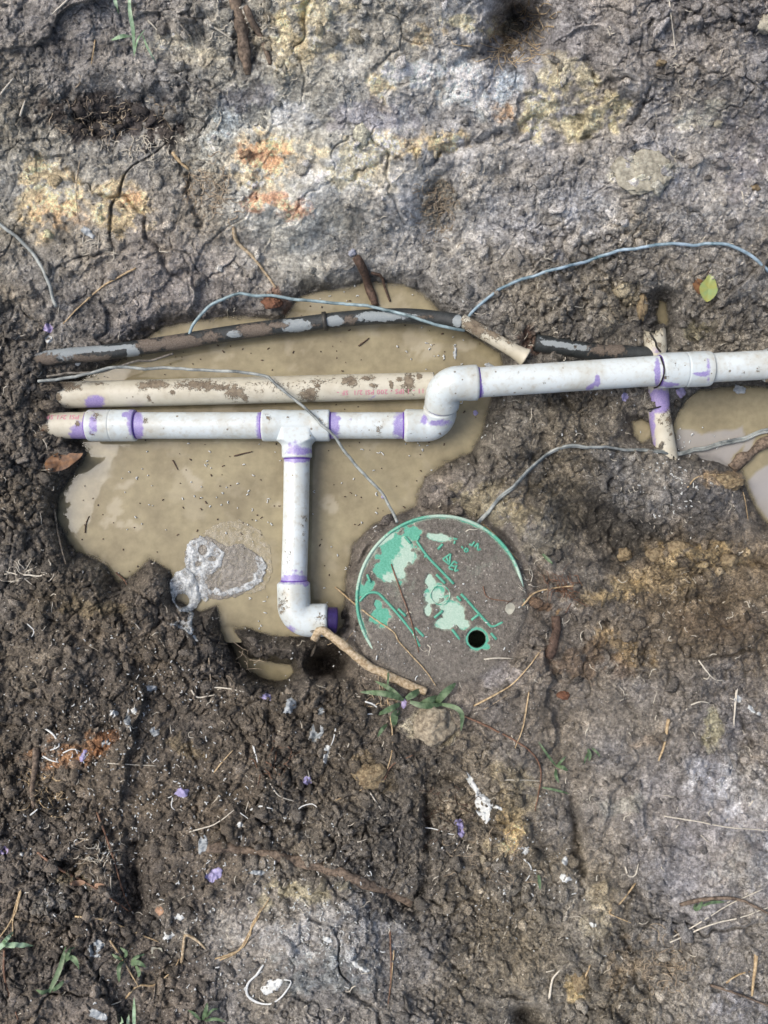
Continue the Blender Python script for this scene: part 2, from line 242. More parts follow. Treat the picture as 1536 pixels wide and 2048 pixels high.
PATCH = [  # cx cy rx ry ang hex strength
 (520,320,125,64,0,'b09f82',1),(535,312,60,32,0,'b88c68',1),(550,408,66,28,0,'b4886a',1),(90,390,55,75,0,'b09c78',.85),(110,430,50,30,0,'b59572',.6),
 (235,415,75,45,15,'b3a07c',.75),(250,395,26,18,0,'b98f6c',.6),(600,60,110,75,-10,'a2967b',.8),(590,20,50,40,0,'ab9c78',.6),(720,330,95,60,0,'a69b80',.8),(800,280,60,25,0,'b3a185',.8),
 (860,290,70,24,-10,'b8a37c',.85),(770,175,26,50,-10,'ab9a75',.7),(370,110,90,26,10,'9e9787',.7),(330,90,60,22,0,'a19a8c',.6),(960,45,90,22,8,'a39878',.8),(860,65,40,25,0,'aa9570',.6),
 (1090,200,40,80,20,'a79c7c',.75),(1180,240,70,40,-15,'a39a7d',.8),(1150,150,50,24,30,'a39a80',.7),(1000,215,36,20,0,'a3815e',.6),(1290,345,54,42,-15,'9f9c8b',.95),(1390,235,50,26,-30,'93928c',.7),
 (860,150,110,30,8,'a9b2b8',.75),(905,180,50,24,40,'b4bfc6',.7),(440,270,40,80,10,'8b9498',.6),(600,240,60,30,0,'8b8d92',.6),(1010,160,50,30,-40,'9aa4ad',.6),(970,200,30,40,0,'a8b0b6',.6),
 (740,230,90,36,0,'77747a',.7),(500,180,60,30,0,'817e84',.6),(600,370,50,40,0,'8b8c8e',.6),(800,350,70,50,0,'858587',.6),(1130,420,110,60,0,'8a898b',.6),(1080,470,80,40,0,'86858a',.5),
 (230,240,170,60,8,'3c3634',1),(420,190,80,25,10,'5c5856',.6),(1035,75,50,70,0,'3a3838',.7),(980,100,60,26,20,'36373a',.7),(1100,110,90,45,0,'5a5657',.5),(880,412,40,46,0,'45433a',.7),  # the two patches at the black top hollow paint in its shade
 (400,390,60,60,50,'524e48',.5),(1500,300,60,90,0,'5e5c66',.5),(240,100,220,20,10,'5f5b5a',.4),(500,90,40,110,0,'4b4744',.7),(470,470,90,25,20,'57524f',.4),(40,620,60,60,0,'6a5f50',.4),
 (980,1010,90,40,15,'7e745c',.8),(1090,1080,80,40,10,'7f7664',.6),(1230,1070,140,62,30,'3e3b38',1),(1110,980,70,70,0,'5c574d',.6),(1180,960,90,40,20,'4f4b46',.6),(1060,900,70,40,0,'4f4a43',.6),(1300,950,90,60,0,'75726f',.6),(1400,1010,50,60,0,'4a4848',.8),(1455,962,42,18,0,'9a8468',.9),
 (1300,1165,170,36,-10,'8a7a60',.85),(1420,1110,90,28,5,'8f7c5a',.9),(1240,1180,60,24,0,'998664',.7),(1250,1290,60,34,20,'8d7a5c',.8),(1330,1110,50,20,40,'93805f',.8),(1180,1330,90,40,0,'62503f',.6),(1440,1250,90,40,0,'55493e',.6),
 (1070,1190,50,60,0,'4d4235',.6),(1135,1215,22,10,0,'a5814f',.7),(1090,1205,50,16,0,'6c4f35',.6),
 (130,1505,75,32,-12,'7c5a3c',.85),(200,1490,26,18,0,'7e5330',.6),(380,1490,50,20,20,'7a6a4e',.6),(60,1340,50,40,0,'6e665c',.6),(440,1600,60,30,0,'5e5346',.5),(230,1120,60,20,0,'6b6963',.4),(180,1210,60,20,0,'6f6248',.5),
 (590,1785,90,22,-6,'8f8873',.8),(660,1850,140,60,0,'868587',.75),(640,1950,110,50,0,'6f7576',.5),(1010,1650,30,60,-10,'b09a72',.85),(1030,1590,40,60,0,'8b8069',.7),(1160,1970,20,26,0,'b09a6e',.8),(980,1700,40,30,0,'948a73',.6),
 (1420,1470,22,50,0,'918b6e',.7),(1300,1490,50,20,0,'7d6f63',.4),(1240,1600,60,20,0,'86857f',.5),(1480,1580,110,70,20,'8f8e92',.75),(1500,1720,80,60,0,'8a8a8e',.6),(1200,1830,26,80,10,'8d8471',.6),(1260,1930,40,60,30,'85755f',.6),
 (1450,2020,60,30,0,'8f8e96',.6),(140,1760,30,20,0,'8d8062',.5),(110,1805,60,30,0,'7d7a76',.5),(350,1850,50,60,0,'6d675f',.5),(450,1860,50,50,0,'7b7670',.6),
 (870,1455,48,40,0,'958c78',.85),(740,1545,60,30,30,'77684f',.7),(950,1240,0.1,0.1,0,'777777',0),(990,1350,60,30,10,'8a868a',.5),(700,1440,60,40,0,'4c463f',.6),(650,1560,120,40,0,'4a443e',.5),
 (1210,600,60,60,0,'807a70',.5),(1100,590,50,40,0,'79736a',.5),(1270,590,20,30,0,'7f7558',.4),(1405,650,30,20,0,'77704f',.5),(1060,680,40,20,20,'6b4334',.5),(560,605,30,16,10,'8b5f45',.6),
 (130,920,40,24,0,'5c4631',.6),(150,1000,12,60,10,'8c8475',.4)]
def soilcol(px, py, C, sd, h):
    acc = np.zeros(px.shape + (3,)); ws = np.full(px.shape, 1e-6)
    ex = px + 45 * fbm(px, py, 70, 4, 201) + 8 * fbm(px, py, 12, 2, 205); ey = py + 45 * fbm(px, py, 70, 4, 211) + 8 * fbm(px, py, 12, 2, 215)
    cx_ = np.clip(ex, 0, 1536); cy_ = np.clip(ey, 0, 2048)
    for cx, cy, r, hx in BASE:
        w = np.exp(-((cx_ - cx) ** 2 + (cy_ - cy) ** 2) / (r * r * .5)) + 1e-9
        acc += w[..., None] * hexlin(hx); ws += w
    col = acc / ws[..., None]
    br = fbm(px, py, 22, 4, 221, .6)
    for cx, cy, rx, ry, a, hx, s in PATCH:
        rr = max(rx, ry) * 2.6 + 40
        m = (abs(px - cx) < rr) & (abs(py - cy) < rr)
        if not m.any(): continue
        b = blob(px[m] * .35 + ex[m] * .65, py[m] * .35 + ey[m] * .65, cx, cy, rx, ry, a, 2)
        w = sst(.22, .72, b * (1 + 1.9 * br[m])) * s
        col[m] = col[m] * (1 - w[:, None]) + w[:, None] * hexlin(hx)
    v = np.exp(.42 * fbm(px, py, 80, 5, 231, .6) + .75 * fbm(px, py, 18, 4, 241, .65) + .45 * fbm(px, py, 4, 2, 251))
    cr = 1 - abs(fbm(px, py, 24, 3, 255)) * 2; v = v * (1 - .35 * sst(.80, .98, cr))
    ss = sst(LR + 40, LR, np.hypot(px - LX, py - LY)); v = v ** (1 - .5 * ss)
    col = col * v[..., None]
    wm = fbm(px, py, 90, 3, 261); tint = np.stack([1 + .10 * wm, 1 + .03 * wm, 1 - .12 * wm], -1); col = col * tint
    return col
def mudcol(px, py):
    return hexlin('706a64') * np.exp(.2 * fbm(px, py, 20, 4, 271) + .35 * fbm(px, py, 4, 3, 281))[..., None]
fx_, fy_ = PX.ravel(), PY.ravel()
COL = soilcol(fx_, fy_, Cm.ravel(), SDm.ravel(), Hh.ravel())
ldist = np.hypot(fx_ - LX, fy_ - LY); lk = (1 - sst(LR - 2, LR + 22, ldist))[:, None]
COL = COL * (1 - lk) + mudcol(fx_, fy_) * lk
WET = np.clip(1 - SDm.ravel() / 60, 0, 1) * .8 + .35 * sst(.1, .6, fbm(fx_, fy_, 120, 3, 291) + .35 * (1 - Cm.ravel()))
wetk = sst(34, -4, SDm.ravel() + 10 * fbm(fx_, fy_, 18, 2, 295))[:, None]
COL = COL * (1 - .48 * wetk)
mint = sst(1.9, .0, lid_mud(fx_, fy_)[0]) * (ldist < LR - 3) * .6
COL = COL * (1 - mint[:, None]) + hexlin('9fb3a2') * mint[:, None]
gy = COL.mean(1, keepdims=True); COL = gy + (COL - gy) * .86
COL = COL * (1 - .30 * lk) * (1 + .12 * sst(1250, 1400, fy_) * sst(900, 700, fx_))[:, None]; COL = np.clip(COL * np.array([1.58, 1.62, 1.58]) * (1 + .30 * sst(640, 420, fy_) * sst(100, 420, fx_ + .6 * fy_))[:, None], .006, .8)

# ------------------------------------------------------------------ materials
def NT(name):
    m = bpy.data.materials.new(name); m.use_nodes = True
    return m, m.node_tree.nodes, m.node_tree.links, m.node_tree.nodes['Principled BSDF']
def noise(n, l, scale, detail=4, rough=.6, coord='Object', w=None):
    tc = n.new('ShaderNodeTexCoord'); t = n.new('ShaderNodeTexNoise'); t.inputs['Scale'].default_value = scale
    t.inputs['Detail'].default_value = detail; t.inputs['Roughness'].default_value = rough
    l.new(tc.outputs[coord], t.inputs['Vector']); return t.outputs[0]
def ramp(n, l, src, a, b, ca=(0, 0, 0, 1), cb=(1, 1, 1, 1)):
    r = n.new('ShaderNodeValToRGB'); r.color_ramp.elements[0].position = a; r.color_ramp.elements[1].position = b
    r.color_ramp.elements[0].color = ca; r.color_ramp.elements[1].color = cb; l.new(src, r.inputs[0]); return r.outputs[0]
def mixc(n, l, fac, a, b, mode='MIX'):
    m = n.new('ShaderNodeMix'); m.data_type = 'RGBA'; m.blend_type = mode
    for i, v in ((0, fac), (6, a), (7, b)):
        if isinstance(v, (int, float)): m.inputs[i].default_value = v
        elif isinstance(v, (tuple, list, np.ndarray)): m.inputs[i].default_value = tuple(v)[:3] + (1,)
        else: l.new(v, m.inputs[i])
    return m.outputs[2]
def math_(n, l, op, a, b=None):
    m = n.new('ShaderNodeMath'); m.operation = op
    for i, v in ((0, a), (1, b)):
        if v is None: continue
        if isinstance(v, (int, float)): m.inputs[i].default_value = v
        else: l.new(v, m.inputs[i])
    return m.outputs[0]
def attr(n, name):
    a = n.new('ShaderNodeAttribute'); a.attribute_name = name; return a
def bump(n, l, p, h, dist, strength=1.0):
    b = n.new('ShaderNodeBump'); b.inputs['Distance'].default_value = dist; b.inputs['Strength'].default_value = strength
    l.new(h, b.inputs['Height']); l.new(b.outputs[0], p.inputs['Normal']); return b
def soil_material():
    m, n, l, p = NT('soil')
    c = attr(n, 'Col').outputs['Color']; w = attr(n, 'Wet').outputs['Fac']
    a = noise(n, l, 520, 5, .7); b = noise(n, l, 170, 4, .65)
    f = math_(n, l, 'MULTIPLY', ramp(n, l, a, .3, .7, (.42,) * 3 + (1,), (1.6,) * 3 + (1,)), 1.0)
    cl = attr(n, 'Clod').outputs['Fac']; cf = math_(n, l, 'ADD', .45, math_(n, l, 'MULTIPLY', cl, .75))
    c1 = mixc(n, l, cf, c, ramp(n, l, a, .32, .68, (.30, .30, .31, 1), (1.75, 1.74, 1.70, 1)), 'MULTIPLY')
    c1 = mixc(n, l, cf, c1, ramp(n, l, b, .32, .68, (.50, .49, .48, 1), (1.5, 1.5, 1.5, 1)), 'MULTIPLY')
    tc = n.new('ShaderNodeTexCoord'); v = n.new('ShaderNodeTexVoronoi'); v.inputs['Scale'].default_value = 210
    l.new(tc.outputs['Object'], v.inputs['Vector'])
    sep = n.new('ShaderNodeSeparateColor'); l.new(v.outputs['Color'], sep.inputs[0])
    pick = math_(n, l, 'GREATER_THAN', sep.outputs[0], .86); near = math_(n, l, 'LESS_THAN', v.outputs['Distance'], .26)
    gr = math_(n, l, 'MULTIPLY', pick, near)
    c1 = mixc(n, l, math_(n, l, 'MULTIPLY', gr, .55), c1, (.60, .58, .54))           # sand grains
    pk2 = math_(n, l, 'MULTIPLY', math_(n, l, 'LESS_THAN', sep.outputs[1], .12), math_(n, l, 'LESS_THAN', v.outputs['Distance'], .36))
    c1 = mixc(n, l, math_(n, l, 'MULTIPLY', pk2, math_(n, l, 'MULTIPLY', cl, .9)), c1, (.02, .017, .014))          # specks of humus
    l.new(c1, p.inputs['Base Color'])
    r = math_(n, l, 'SUBTRACT', .86, math_(n, l, 'MULTIPLY', w, math_(n, l, 'MULTIPLY', b, .95)))
    l.new(r, p.inputs['Roughness']); p.inputs['Specular IOR Level'].default_value = .5
    hsum = math_(n, l, 'ADD', math_(n, l, 'MULTIPLY', a, .8), b)
    bump(n, l, p, math_(n, l, 'MULTIPLY', hsum, cf), .0058, 1.0)
    return m
def simple(name, hx, rough=.6, var=.35, scale=300, bmp=.0005, spec=.5, hx2=None):
    m, n, l, p = NT(name); c = hexlin(hx); a = noise(n, l, scale, 4)
    c2 = hexlin(hx2) if hx2 else c * (1 - var)
    l.new(ramp(n, l, a, .35, .65, tuple(c2) + (1,), tuple(np.clip(c * (1 + var * .5), 0, .92)) + (1,)), p.inputs['Base Color'])
    p.inputs['Roughness'].default_value = rough; p.inputs['Specular IOR Level'].default_value = spec
    if bmp: bump(n, l, p, noise(n, l, scale * 2, 4), bmp)
    return m
def pipe_material(name, base, rough=.38):
    """plastic pipe: attributes primer and dirt are ragged-edged stains"""
    m, n, l, p = NT(name); b = hexlin(base)
    pr = attr(n, 'primer').outputs['Fac']; dr = attr(n, 'dirt').outputs['Fac']
    a = noise(n, l, 120, 5, .6); f = noise(n, l, 420, 4, .7); big = noise(n, l, 22, 3)
    c = mixc(n, l, ramp(n, l, big, .3, .75), tuple(b), tuple(b * np.array([.93, .92, .88])))
    c = mixc(n, l, math_(n, l, 'MULTIPLY', math_(n, l, 'ADD', ramp(n, l, a, .50, .72), ramp(n, l, big, .45, .70)), .38), c, tuple(hexlin('a8a08c')))
    tc = n.new('ShaderNodeTexCoord'); v = n.new('ShaderNodeTexVoronoi'); v.inputs['Scale'].default_value = 90; l.new(tc.outputs['Object'], v.inputs['Vector'])
    sep = n.new('ShaderNodeSeparateColor'); l.new(v.outputs['Color'], sep.inputs[0])
    spk = math_(n, l, 'MULTIPLY', math_(n, l, 'GREATER_THAN', sep.outputs[0], .80), math_(n, l, 'LESS_THAN', v.outputs['Distance'], math_(n, l, 'MULTIPLY', sep.outputs[1], .20)))
    c = mixc(n, l, math_(n, l, 'MULTIPLY', spk, .8), c, tuple(hexlin('6e6350')))
    pm = ramp(n, l, math_(n, l, 'ADD', pr, math_(n, l, 'MULTIPLY', math_(n, l, 'SUBTRACT', a, .5), 1.1)), .36, .64)
    pc = mixc(n, l, ramp(n, l, f, .35, .65), tuple(hexlin('7560b4')), tuple(hexlin('9c8cc8')))
    c = mixc(n, l, math_(n, l, 'MULTIPLY', pm, .80), c, pc)
    dm = ramp(n, l, math_(n, l, 'ADD', dr, math_(n, l, 'ADD', math_(n, l, 'MULTIPLY', math_(n, l, 'SUBTRACT', f, .5), 1.9), math_(n, l, 'MULTIPLY', math_(n, l, 'SUBTRACT', a, .5), 1.4))), .50, .58)
    dc = mixc(n, l, ramp(n, l, a, .35, .65), tuple(hexlin('5b5145')), tuple(hexlin('8d8270')))
    c = mixc(n, l, dm, c, dc)
    l.new(c, p.inputs['Base Color'])
    r = math_(n, l, 'ADD', rough, math_(n, l, 'MULTIPLY', dm, .4)); l.new(r, p.inputs['Roughness'])
    bump(n, l, p, math_(n, l, 'ADD', math_(n, l, 'MULTIPLY', dm, 1.0), math_(n, l, 'MULTIPLY', f, .15)), .0009)
    return m
def water_material(name, hx, hx2, k):
    m, n, l, p = NT(name); out = n['Material Output']
    a = noise(n, l, 9, 4, .55); b = noise(n, l, 60, 4, .6)
    c = mixc(n, l, ramp(n, l, a, .35, .65), tuple(hexlin(hx)), tuple(hexlin(hx2)))
    c = mixc(n, l, 1.0, c, ramp(n, l, b, .3, .7, (.86, .86, .85, 1), (1.10, 1.10, 1.09, 1)), 'MULTIPLY')
    film = attr(n, 'film'); c = mixc(n, l, film.outputs['Fac'], c, attr(n, 'film_sheen_col').outputs['Color'])  # film also carries the painted sky reflection of the right puddle
    l.new(c, p.inputs['Base Color']); p.inputs['Roughness'].default_value = .03; p.inputs['IOR'].default_value = 1.36
    bump(n, l, p, noise(n, l, 14, 2), .0006, .6)
    tr = n.new('ShaderNodeBsdfTransparent'); mx = n.new('ShaderNodeMixShader')
    d = attr(n, 'depth').outputs['Fac']
    e = n.new('ShaderNodeMath'); e.operation = 'EXPONENT'; l.new(math_(n, l, 'MULTIPLY', d, -k), e.inputs[0])
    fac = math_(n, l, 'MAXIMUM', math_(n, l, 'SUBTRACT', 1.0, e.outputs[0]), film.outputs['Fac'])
    l.new(fac, mx.inputs[0]); l.new(tr.outputs[0], mx.inputs[1]); l.new(p.outputs[0], mx.inputs[2]); l.new(mx.outputs[0], out.inputs[0])
    return m
M = {}
M['soil'] = soil_material()
M['water'] = water_material('muddy_water', '9e967b', '837b65', 170)
M['pvc'] = pipe_material('white_pvc', 'd3dde0'); M['oldpvc'] = pipe_material('aged_cream_pvc', 'c8c5b6', .5)
M['fit'] = pipe_material('white_pvc_fitting', 'cbd6da', .34)
def black_material():
    m, n, l, p = NT('black_poly'); dr = attr(n, 'dirt').outputs['Fac']; pl = attr(n, 'primer').outputs['Fac']
    a = noise(n, l, 130, 5, .65); f = noise(n, l, 500, 4, .7)
    c = mixc(n, l, ramp(n, l, a, .3, .7), (.018, .022, .024), (.05, .058, .06))
    pm = ramp(n, l, math_(n, l, 'ADD', pl, math_(n, l, 'MULTIPLY', math_(n, l, 'SUBTRACT', a, .5), 1.4)), .46, .54)
    c = mixc(n, l, pm, c, mixc(n, l, f, tuple(hexlin('7f888c')), tuple(hexlin('a2abae'))))
    dm = ramp(n, l, math_(n, l, 'ADD', dr, math_(n, l, 'MULTIPLY', math_(n, l, 'SUBTRACT', a, .5), 1.4)), .40, .62)
    c = mixc(n, l, dm, c, mixc(n, l, ramp(n, l, f, .3, .7), tuple(hexlin('4f463d')), tuple(hexlin('857b70'))))
    l.new(c, p.inputs['Base Color']); l.new(math_(n, l, 'ADD', .35, math_(n, l, 'MULTIPLY', dm, .45)), p.inputs['Roughness'])
    bump(n, l, p, math_(n, l, 'ADD', dm, f), .0014); return m
M['black'] = black_material()
M['ink'] = simple('pink_ink', 'd08a9c', .6, .2, 500, 0)
M['purple'] = simple('purple_primer', '6a49a8', .35, .3, 300, .0003)
M['darkpurple'] = simple('dark_purple_primer', '33265e', .35, .3, 300, .0003)
M['wire'] = simple('grey_wire', '9aa09d', .45, .5, 45, .0003, hx2='5e6566')
M['bluewire'] = simple('bluish_wire', '9aaebc', .4, .4, 45, .0003, hx2='54707c')
M['tealwire'] = simple('teal_grey_wire', '8fa4aa', .45, .5, 45, .0003, hx2='41565c')
M['dullwire'] = simple('dull_wire', '77736b', .6, .5, 120, .0004, hx2='45413b')
M['blackwire'] = simple('black_cord', '26221f', .6, .4, 300, 0)
M['bark'] = simple('bark', '7d6f61', .8, .4, 180, .0016, hx2='443a32')
M['darkroot'] = simple('dark_root', '5c4a40', .75, .4, 220, .0012, hx2='35291f')
M['paleroot'] = simple('pale_root', 'b9ab92', .65, .4, 200, .0008, hx2='8a7658')
M['hair'] = simple('root_hair', 'a99d8a', .7, .4, 300, 0, hx2='7b6d5b')
M['straw'] = simple('straw', 'bba988', .6, .3, 200, .0003, hx2='8d7656')
M['redtwig'] = simple('red_brown_needle', '80624f', .6, .3, 200, .0003, hx2='5a4335')
M['whiteroot'] = simple('white_root', 'c9c4b6', .6, .2, 300, 0)
M['grass'] = simple('grass_blade', '64795a', .5, .4, 90, .0003, hx2='3b5236')
M['palegrass'] = simple('pale_grass_blade', '9db59b', .5, .3, 90, .0003, hx2='6b8b66')
M['leaf'] = simple('green_leaf', '7a8f5e', .4, .4, 60, .0004, hx2='9a9a52')
M['deadleaf'] = simple('dead_leaf', '7b5a3c', .6, .4, 90, .0008, hx2='4a3324')
M['tanleaf'] = simple('tan_leaf', 'a98a72', .6, .3, 90, .0005)
M['greyleaf'] = simple('grey_leaf', 'a5a598', .6, .2, 90, .0005)
M['white'] = simple('white_plastic', 'ccd1d1', .45, .12, 300, .0002)
M['greyfilm'] = simple('grey_glue', 'a9b0b4', .3, .25, 120, .0008, hx2='7e868c')
M['lav'] = simple('lavender_glue', 'a29dc6', .35, .25, 200, .0006)
M['lavp'] = simple('lavender_drip', 'b5a9cf', .35, .2, 200, .0006)
M['stone'] = simple('pale_stone', 'a8a596', .85, .45, 120, .0025, hx2='7f7c70')
M['paleclod'] = simple('pale_clod', 'a39a87', .9, .4, 130, .003, hx2='736a5b')
M['bluestone'] = simple('blue_grey_pebble', '9aa0ae', .6, .2, 200, .0003)
M['tanstone'] = simple('tan_clod', '988a6e', .9, .4, 150, .004, hx2='6a5b45')
M['redclod'] = simple('reddish_clod', '7d5844', .9, .4, 150, .003)
M['steel'] = simple('dark_clamp', '3b3a36', .45, .4, 200, .0004)
def green_material():
    m, n, l, p = NT('green_plastic'); pale = attr(n, 'pale').outputs['Fac']; a = noise(n, l, 110, 5, .65); f = noise(n, l, 380, 4, .7)
    c = mixc(n, l, ramp(n, l, f, .3, .7), tuple(hexlin('3d8f77')), tuple(hexlin('68b39c')))
    pm = ramp(n, l, math_(n, l, 'ADD', pale, math_(n, l, 'MULTIPLY', math_(n, l, 'SUBTRACT', a, .5), 1.5)), .4, .68)
    c = mixc(n, l, math_(n, l, 'MULTIPLY', pm, .92), c, mixc(n, l, ramp(n, l, f, .3, .7), tuple(hexlin('93b5a4')), tuple(hexlin('bccdc0'))))
    l.new(c, p.inputs['Base Color']); p.inputs['Roughness'].default_value = .5
    bump(n, l, p, f, .0005); return m
M['green'] = green_material()

# ------------------------------------------------------------------ mesh helpers
def mesh_np(name, V, F, mat, parent=None, smooth=True, origin=True):
    """F: array (n,k) of one polygon size, or list of such arrays"""
    V = np.asarray(V, float); Fs = F if isinstance(F, list) else [F]
    Fs = [np.asarray(f, int) for f in Fs if len(f)]
    o0 = np.zeros(3)
    if origin and parent is None:
        o0 = np.array([V[:, 0].mean(), V[:, 1].mean(), V[:, 2].min()]); V = V - o0
    me = bpy.data.meshes.new(name); me.vertices.add(len(V)); me.vertices.foreach_set('co', V.astype(np.float32).ravel())
    tot = sum(f.size for f in Fs); npoly = sum(len(f) for f in Fs)
    me.loops.add(tot); me.polygons.add(npoly)
    me.loops.foreach_set('vertex_index', np.concatenate([f.ravel() for f in Fs]).astype(np.int32))
    sizes = np.concatenate([np.full(len(f), f.shape[1]) for f in Fs]); starts = np.concatenate([[0], np.cumsum(sizes)[:-1]])
    me.polygons.foreach_set('loop_start', starts.astype(np.int32)); me.polygons.foreach_set('loop_total', sizes.astype(np.int32))
    me.polygons.foreach_set('use_smooth', np.full(npoly, smooth))
    me.update(calc_edges=True); me.materials.append(mat)
    o = bpy.data.objects.new(name, me); scene.collection.objects.link(o); o.location = o0
    if parent: o.parent = parent
    return o
def fattr(o, name, vals, kind='FLOAT'):
    a = o.data.attributes.new(name, kind, 'POINT')
    if kind == 'FLOAT': a.data.foreach_set('value', np.asarray(vals, np.float32))
    else:
        v = np.ones((len(vals), 4), np.float32); v[:, :3] = vals; a.data.foreach_set('color', v.ravel())
def tag(o, label, cat, group=None, kind=None):
    o['label'] = label; o['category'] = cat
    if group: o['group'] = group
    if kind: o['kind'] = kind
    return o
def empty(name, loc, label, cat, group=None):
    o = bpy.data.objects.new(name, None); scene.collection.objects.link(o); o.location = loc; o.empty_display_size = .02
    return tag(o, label, cat, group)
def part(name, V, F, mat, root, smooth=True):
    return mesh_np(name, np.asarray(V, float) - np.array(root.location), F, mat, root, smooth)
def grid_faces(nr, nc, wrap=False):
    i = np.arange(nr - 1)[:, None]; j = np.arange(nc if wrap else nc - 1)[None, :]; j2 = (j + 1) % nc
    return np.stack([(i * nc + j), (i * nc + j2), ((i + 1) * nc + j2), ((i + 1) * nc + j)], -1).reshape(-1, 4)
def spline(pts, n):
    p = np.asarray(pts, float)
    if len(p) == 2: t = np.linspace(0, 1, n)[:, None]; return p[0] * (1 - t) + p[1] * t
    d = np.concatenate([[0], np.cumsum(np.linalg.norm(np.diff(p[:, :2], axis=0), axis=1))]); u = np.linspace(0, d[-1], n)
    q = np.vstack([2 * p[0] - p[1], p, 2 * p[-1] - p[-2]]); k = np.clip(np.searchsorted(d, u, 'right') - 1, 0, len(p) - 2)
    t = ((u - d[k]) / np.maximum(d[k + 1] - d[k], 1e-9))[:, None]
    a, b, c, e = q[k], q[k + 1], q[k + 2], q[k + 3]
    return .5 * (2 * b + (c - a) * t + (2 * a - 5 * b + 4 * c - e) * t * t + (3 * b - a - 3 * c + e) * t ** 3)
def sweep(pts, rad, seg=20, cap=True, flat=1.0, wob=0, seed=0, base=0):
    """tube round a path; rad number or array"""
    p = np.asarray(pts, float); n = len(p); rad = np.broadcast_to(np.asarray(rad, float), (n,))
    T = np.gradient(p, axis=0); T /= np.maximum(np.linalg.norm(T, axis=1), 1e-9)[:, None]
    N = np.zeros_like(p); a = np.array([0, 0, 1.0]); 
    if abs(T[0] @ a) > .9: a = np.array([0, 1.0, 0])
    v = a - T[0] * (T[0] @ a); N[0] = v / np.linalg.norm(v)
    for i in range(1, n):
        v = N[i - 1] - T[i] * (N[i - 1] @ T[i]); N[i] = v / max(np.linalg.norm(v), 1e-9)
    B = np.cross(T, N); th = np.arange(seg) * 2 * math.pi / seg
    rr = rad[:, None] * np.ones(seg)
    if wob:
        rs = np.random.RandomState(seed); k = rs.rand(n, seg) - .5
        for _ in range(2): k = (k + np.roll(k, 1, 1) + np.roll(k, -1, 1)) / 2.2; k[1:-1] = (k[:-2] + k[1:-1] + k[2:]) / 2.4
        rr = rr * (1 + wob * k)
    V = p[:, None] + rr[..., None] * (np.cos(th)[None, :, None] * N[:, None] * flat + np.sin(th)[None, :, None] * B[:, None])
    V = V.reshape(-1, 3); F = [grid_faces(n, seg, True) + base]
    if cap:
        V = np.vstack([V, p[0], p[-1]]); s = np.arange(seg); s2 = (s + 1) % seg; q = n * seg
        F.append(np.stack([s2, s, np.full(seg, q)], 1) + base); F.append(np.stack([(n - 1) * seg + s, (n - 1) * seg + s2, np.full(seg, q + 1)], 1) + base)
    return V, F
class MB:
    def __init__(s): s.V = []; s.F = []; s.n = 0
    def add(s, V, F):
        for f in (F if isinstance(F, list) else [F]): s.F.append(np.asarray(f) + s.n)
        s.V.append(np.asarray(V, float)); s.n += len(V); return s
    def build(s, name, mat, parent=None, smooth=True):
        byk = {}
        for f in s.F: byk.setdefault(f.shape[1], []).append(f)
        V = np.vstack(s.V)
        if parent: V = V - np.array(parent.location)
        return mesh_np(name, V, [np.vstack(v) for v in byk.values()], mat, parent, smooth)
def to_px(V):
    k = (CAMH - V[:, 2]) / CAMH
    return V[:, 0] / (S * k) + 768, 1024 - V[:, 1] / (S * k)
def stains(o, root, primer=(), dirt=(), pn='primer', dn='dirt'):
    """ragged stains on a pipe, as soft fields round given spots (reference pixels, upper side)"""
    V = np.empty(len(o.data.vertices) * 3, np.float32); o.data.vertices.foreach_get('co', V); V = V.reshape(-1, 3) + np.array(root.location if root else o.location)
    x, y = to_px(V)
    for nm, L in ((pn, primer), (dn, dirt)):
        f = np.zeros(len(V))
        for (cx, cy, rx, ry, *r) in L:
            s = r[0] if r else 1.0; a = r[1] if len(r) > 1 else 0
            f = np.maximum(f, s * blob(x, y, cx, cy, rx * 1.15, ry * 1.15, a, 1.8 if nm == dn else 3))
        fattr(o, nm, f)
def ground_path(pts, n, r, lift=0.0, rigid=3, water=True):
    p = spline(pts, n); z = H(p[:, 0], p[:, 1])
    if water: z = np.maximum(z, 0)
    for _ in range(rigid):
        q = np.pad(z, 1, 'edge'); z = .5 * np.maximum(z, (q[:-2] + q[2:]) / 2) + .5 * (q[:-2] + z + q[2:]) / 3
    q = np.pad(z, 2, 'edge'); z = (q[:-4] + q[1:-3] + q[2:-2] + q[3:-1] + q[4:]) / 5
    z = z + r * .6 + lift
    return np.array([P(a, b, c) for a, b, c in zip(p[:, 0], p[:, 1], z)])

# ------------------------------------------------------------------ the ground sheet
K = (CAMH - Hh) / CAMH
V = np.stack([(PX - 768) * S * K, (1024 - PY) * S * K, Hh], -1).reshape(-1, 3)
ground = mesh_np('ground', V, grid_faces(*sh)[:, ::-1], M['soil'], origin=False)
fattr(ground, 'Col', COL, 'FLOAT_COLOR'); fattr(ground, 'Wet', np.clip(WET, 0, 1)); fattr(ground, 'Clod', np.clip(Cm.ravel() * (1 - .4 * (ldist < LR)), 0, 1)); ground['kind'] = 'structure'

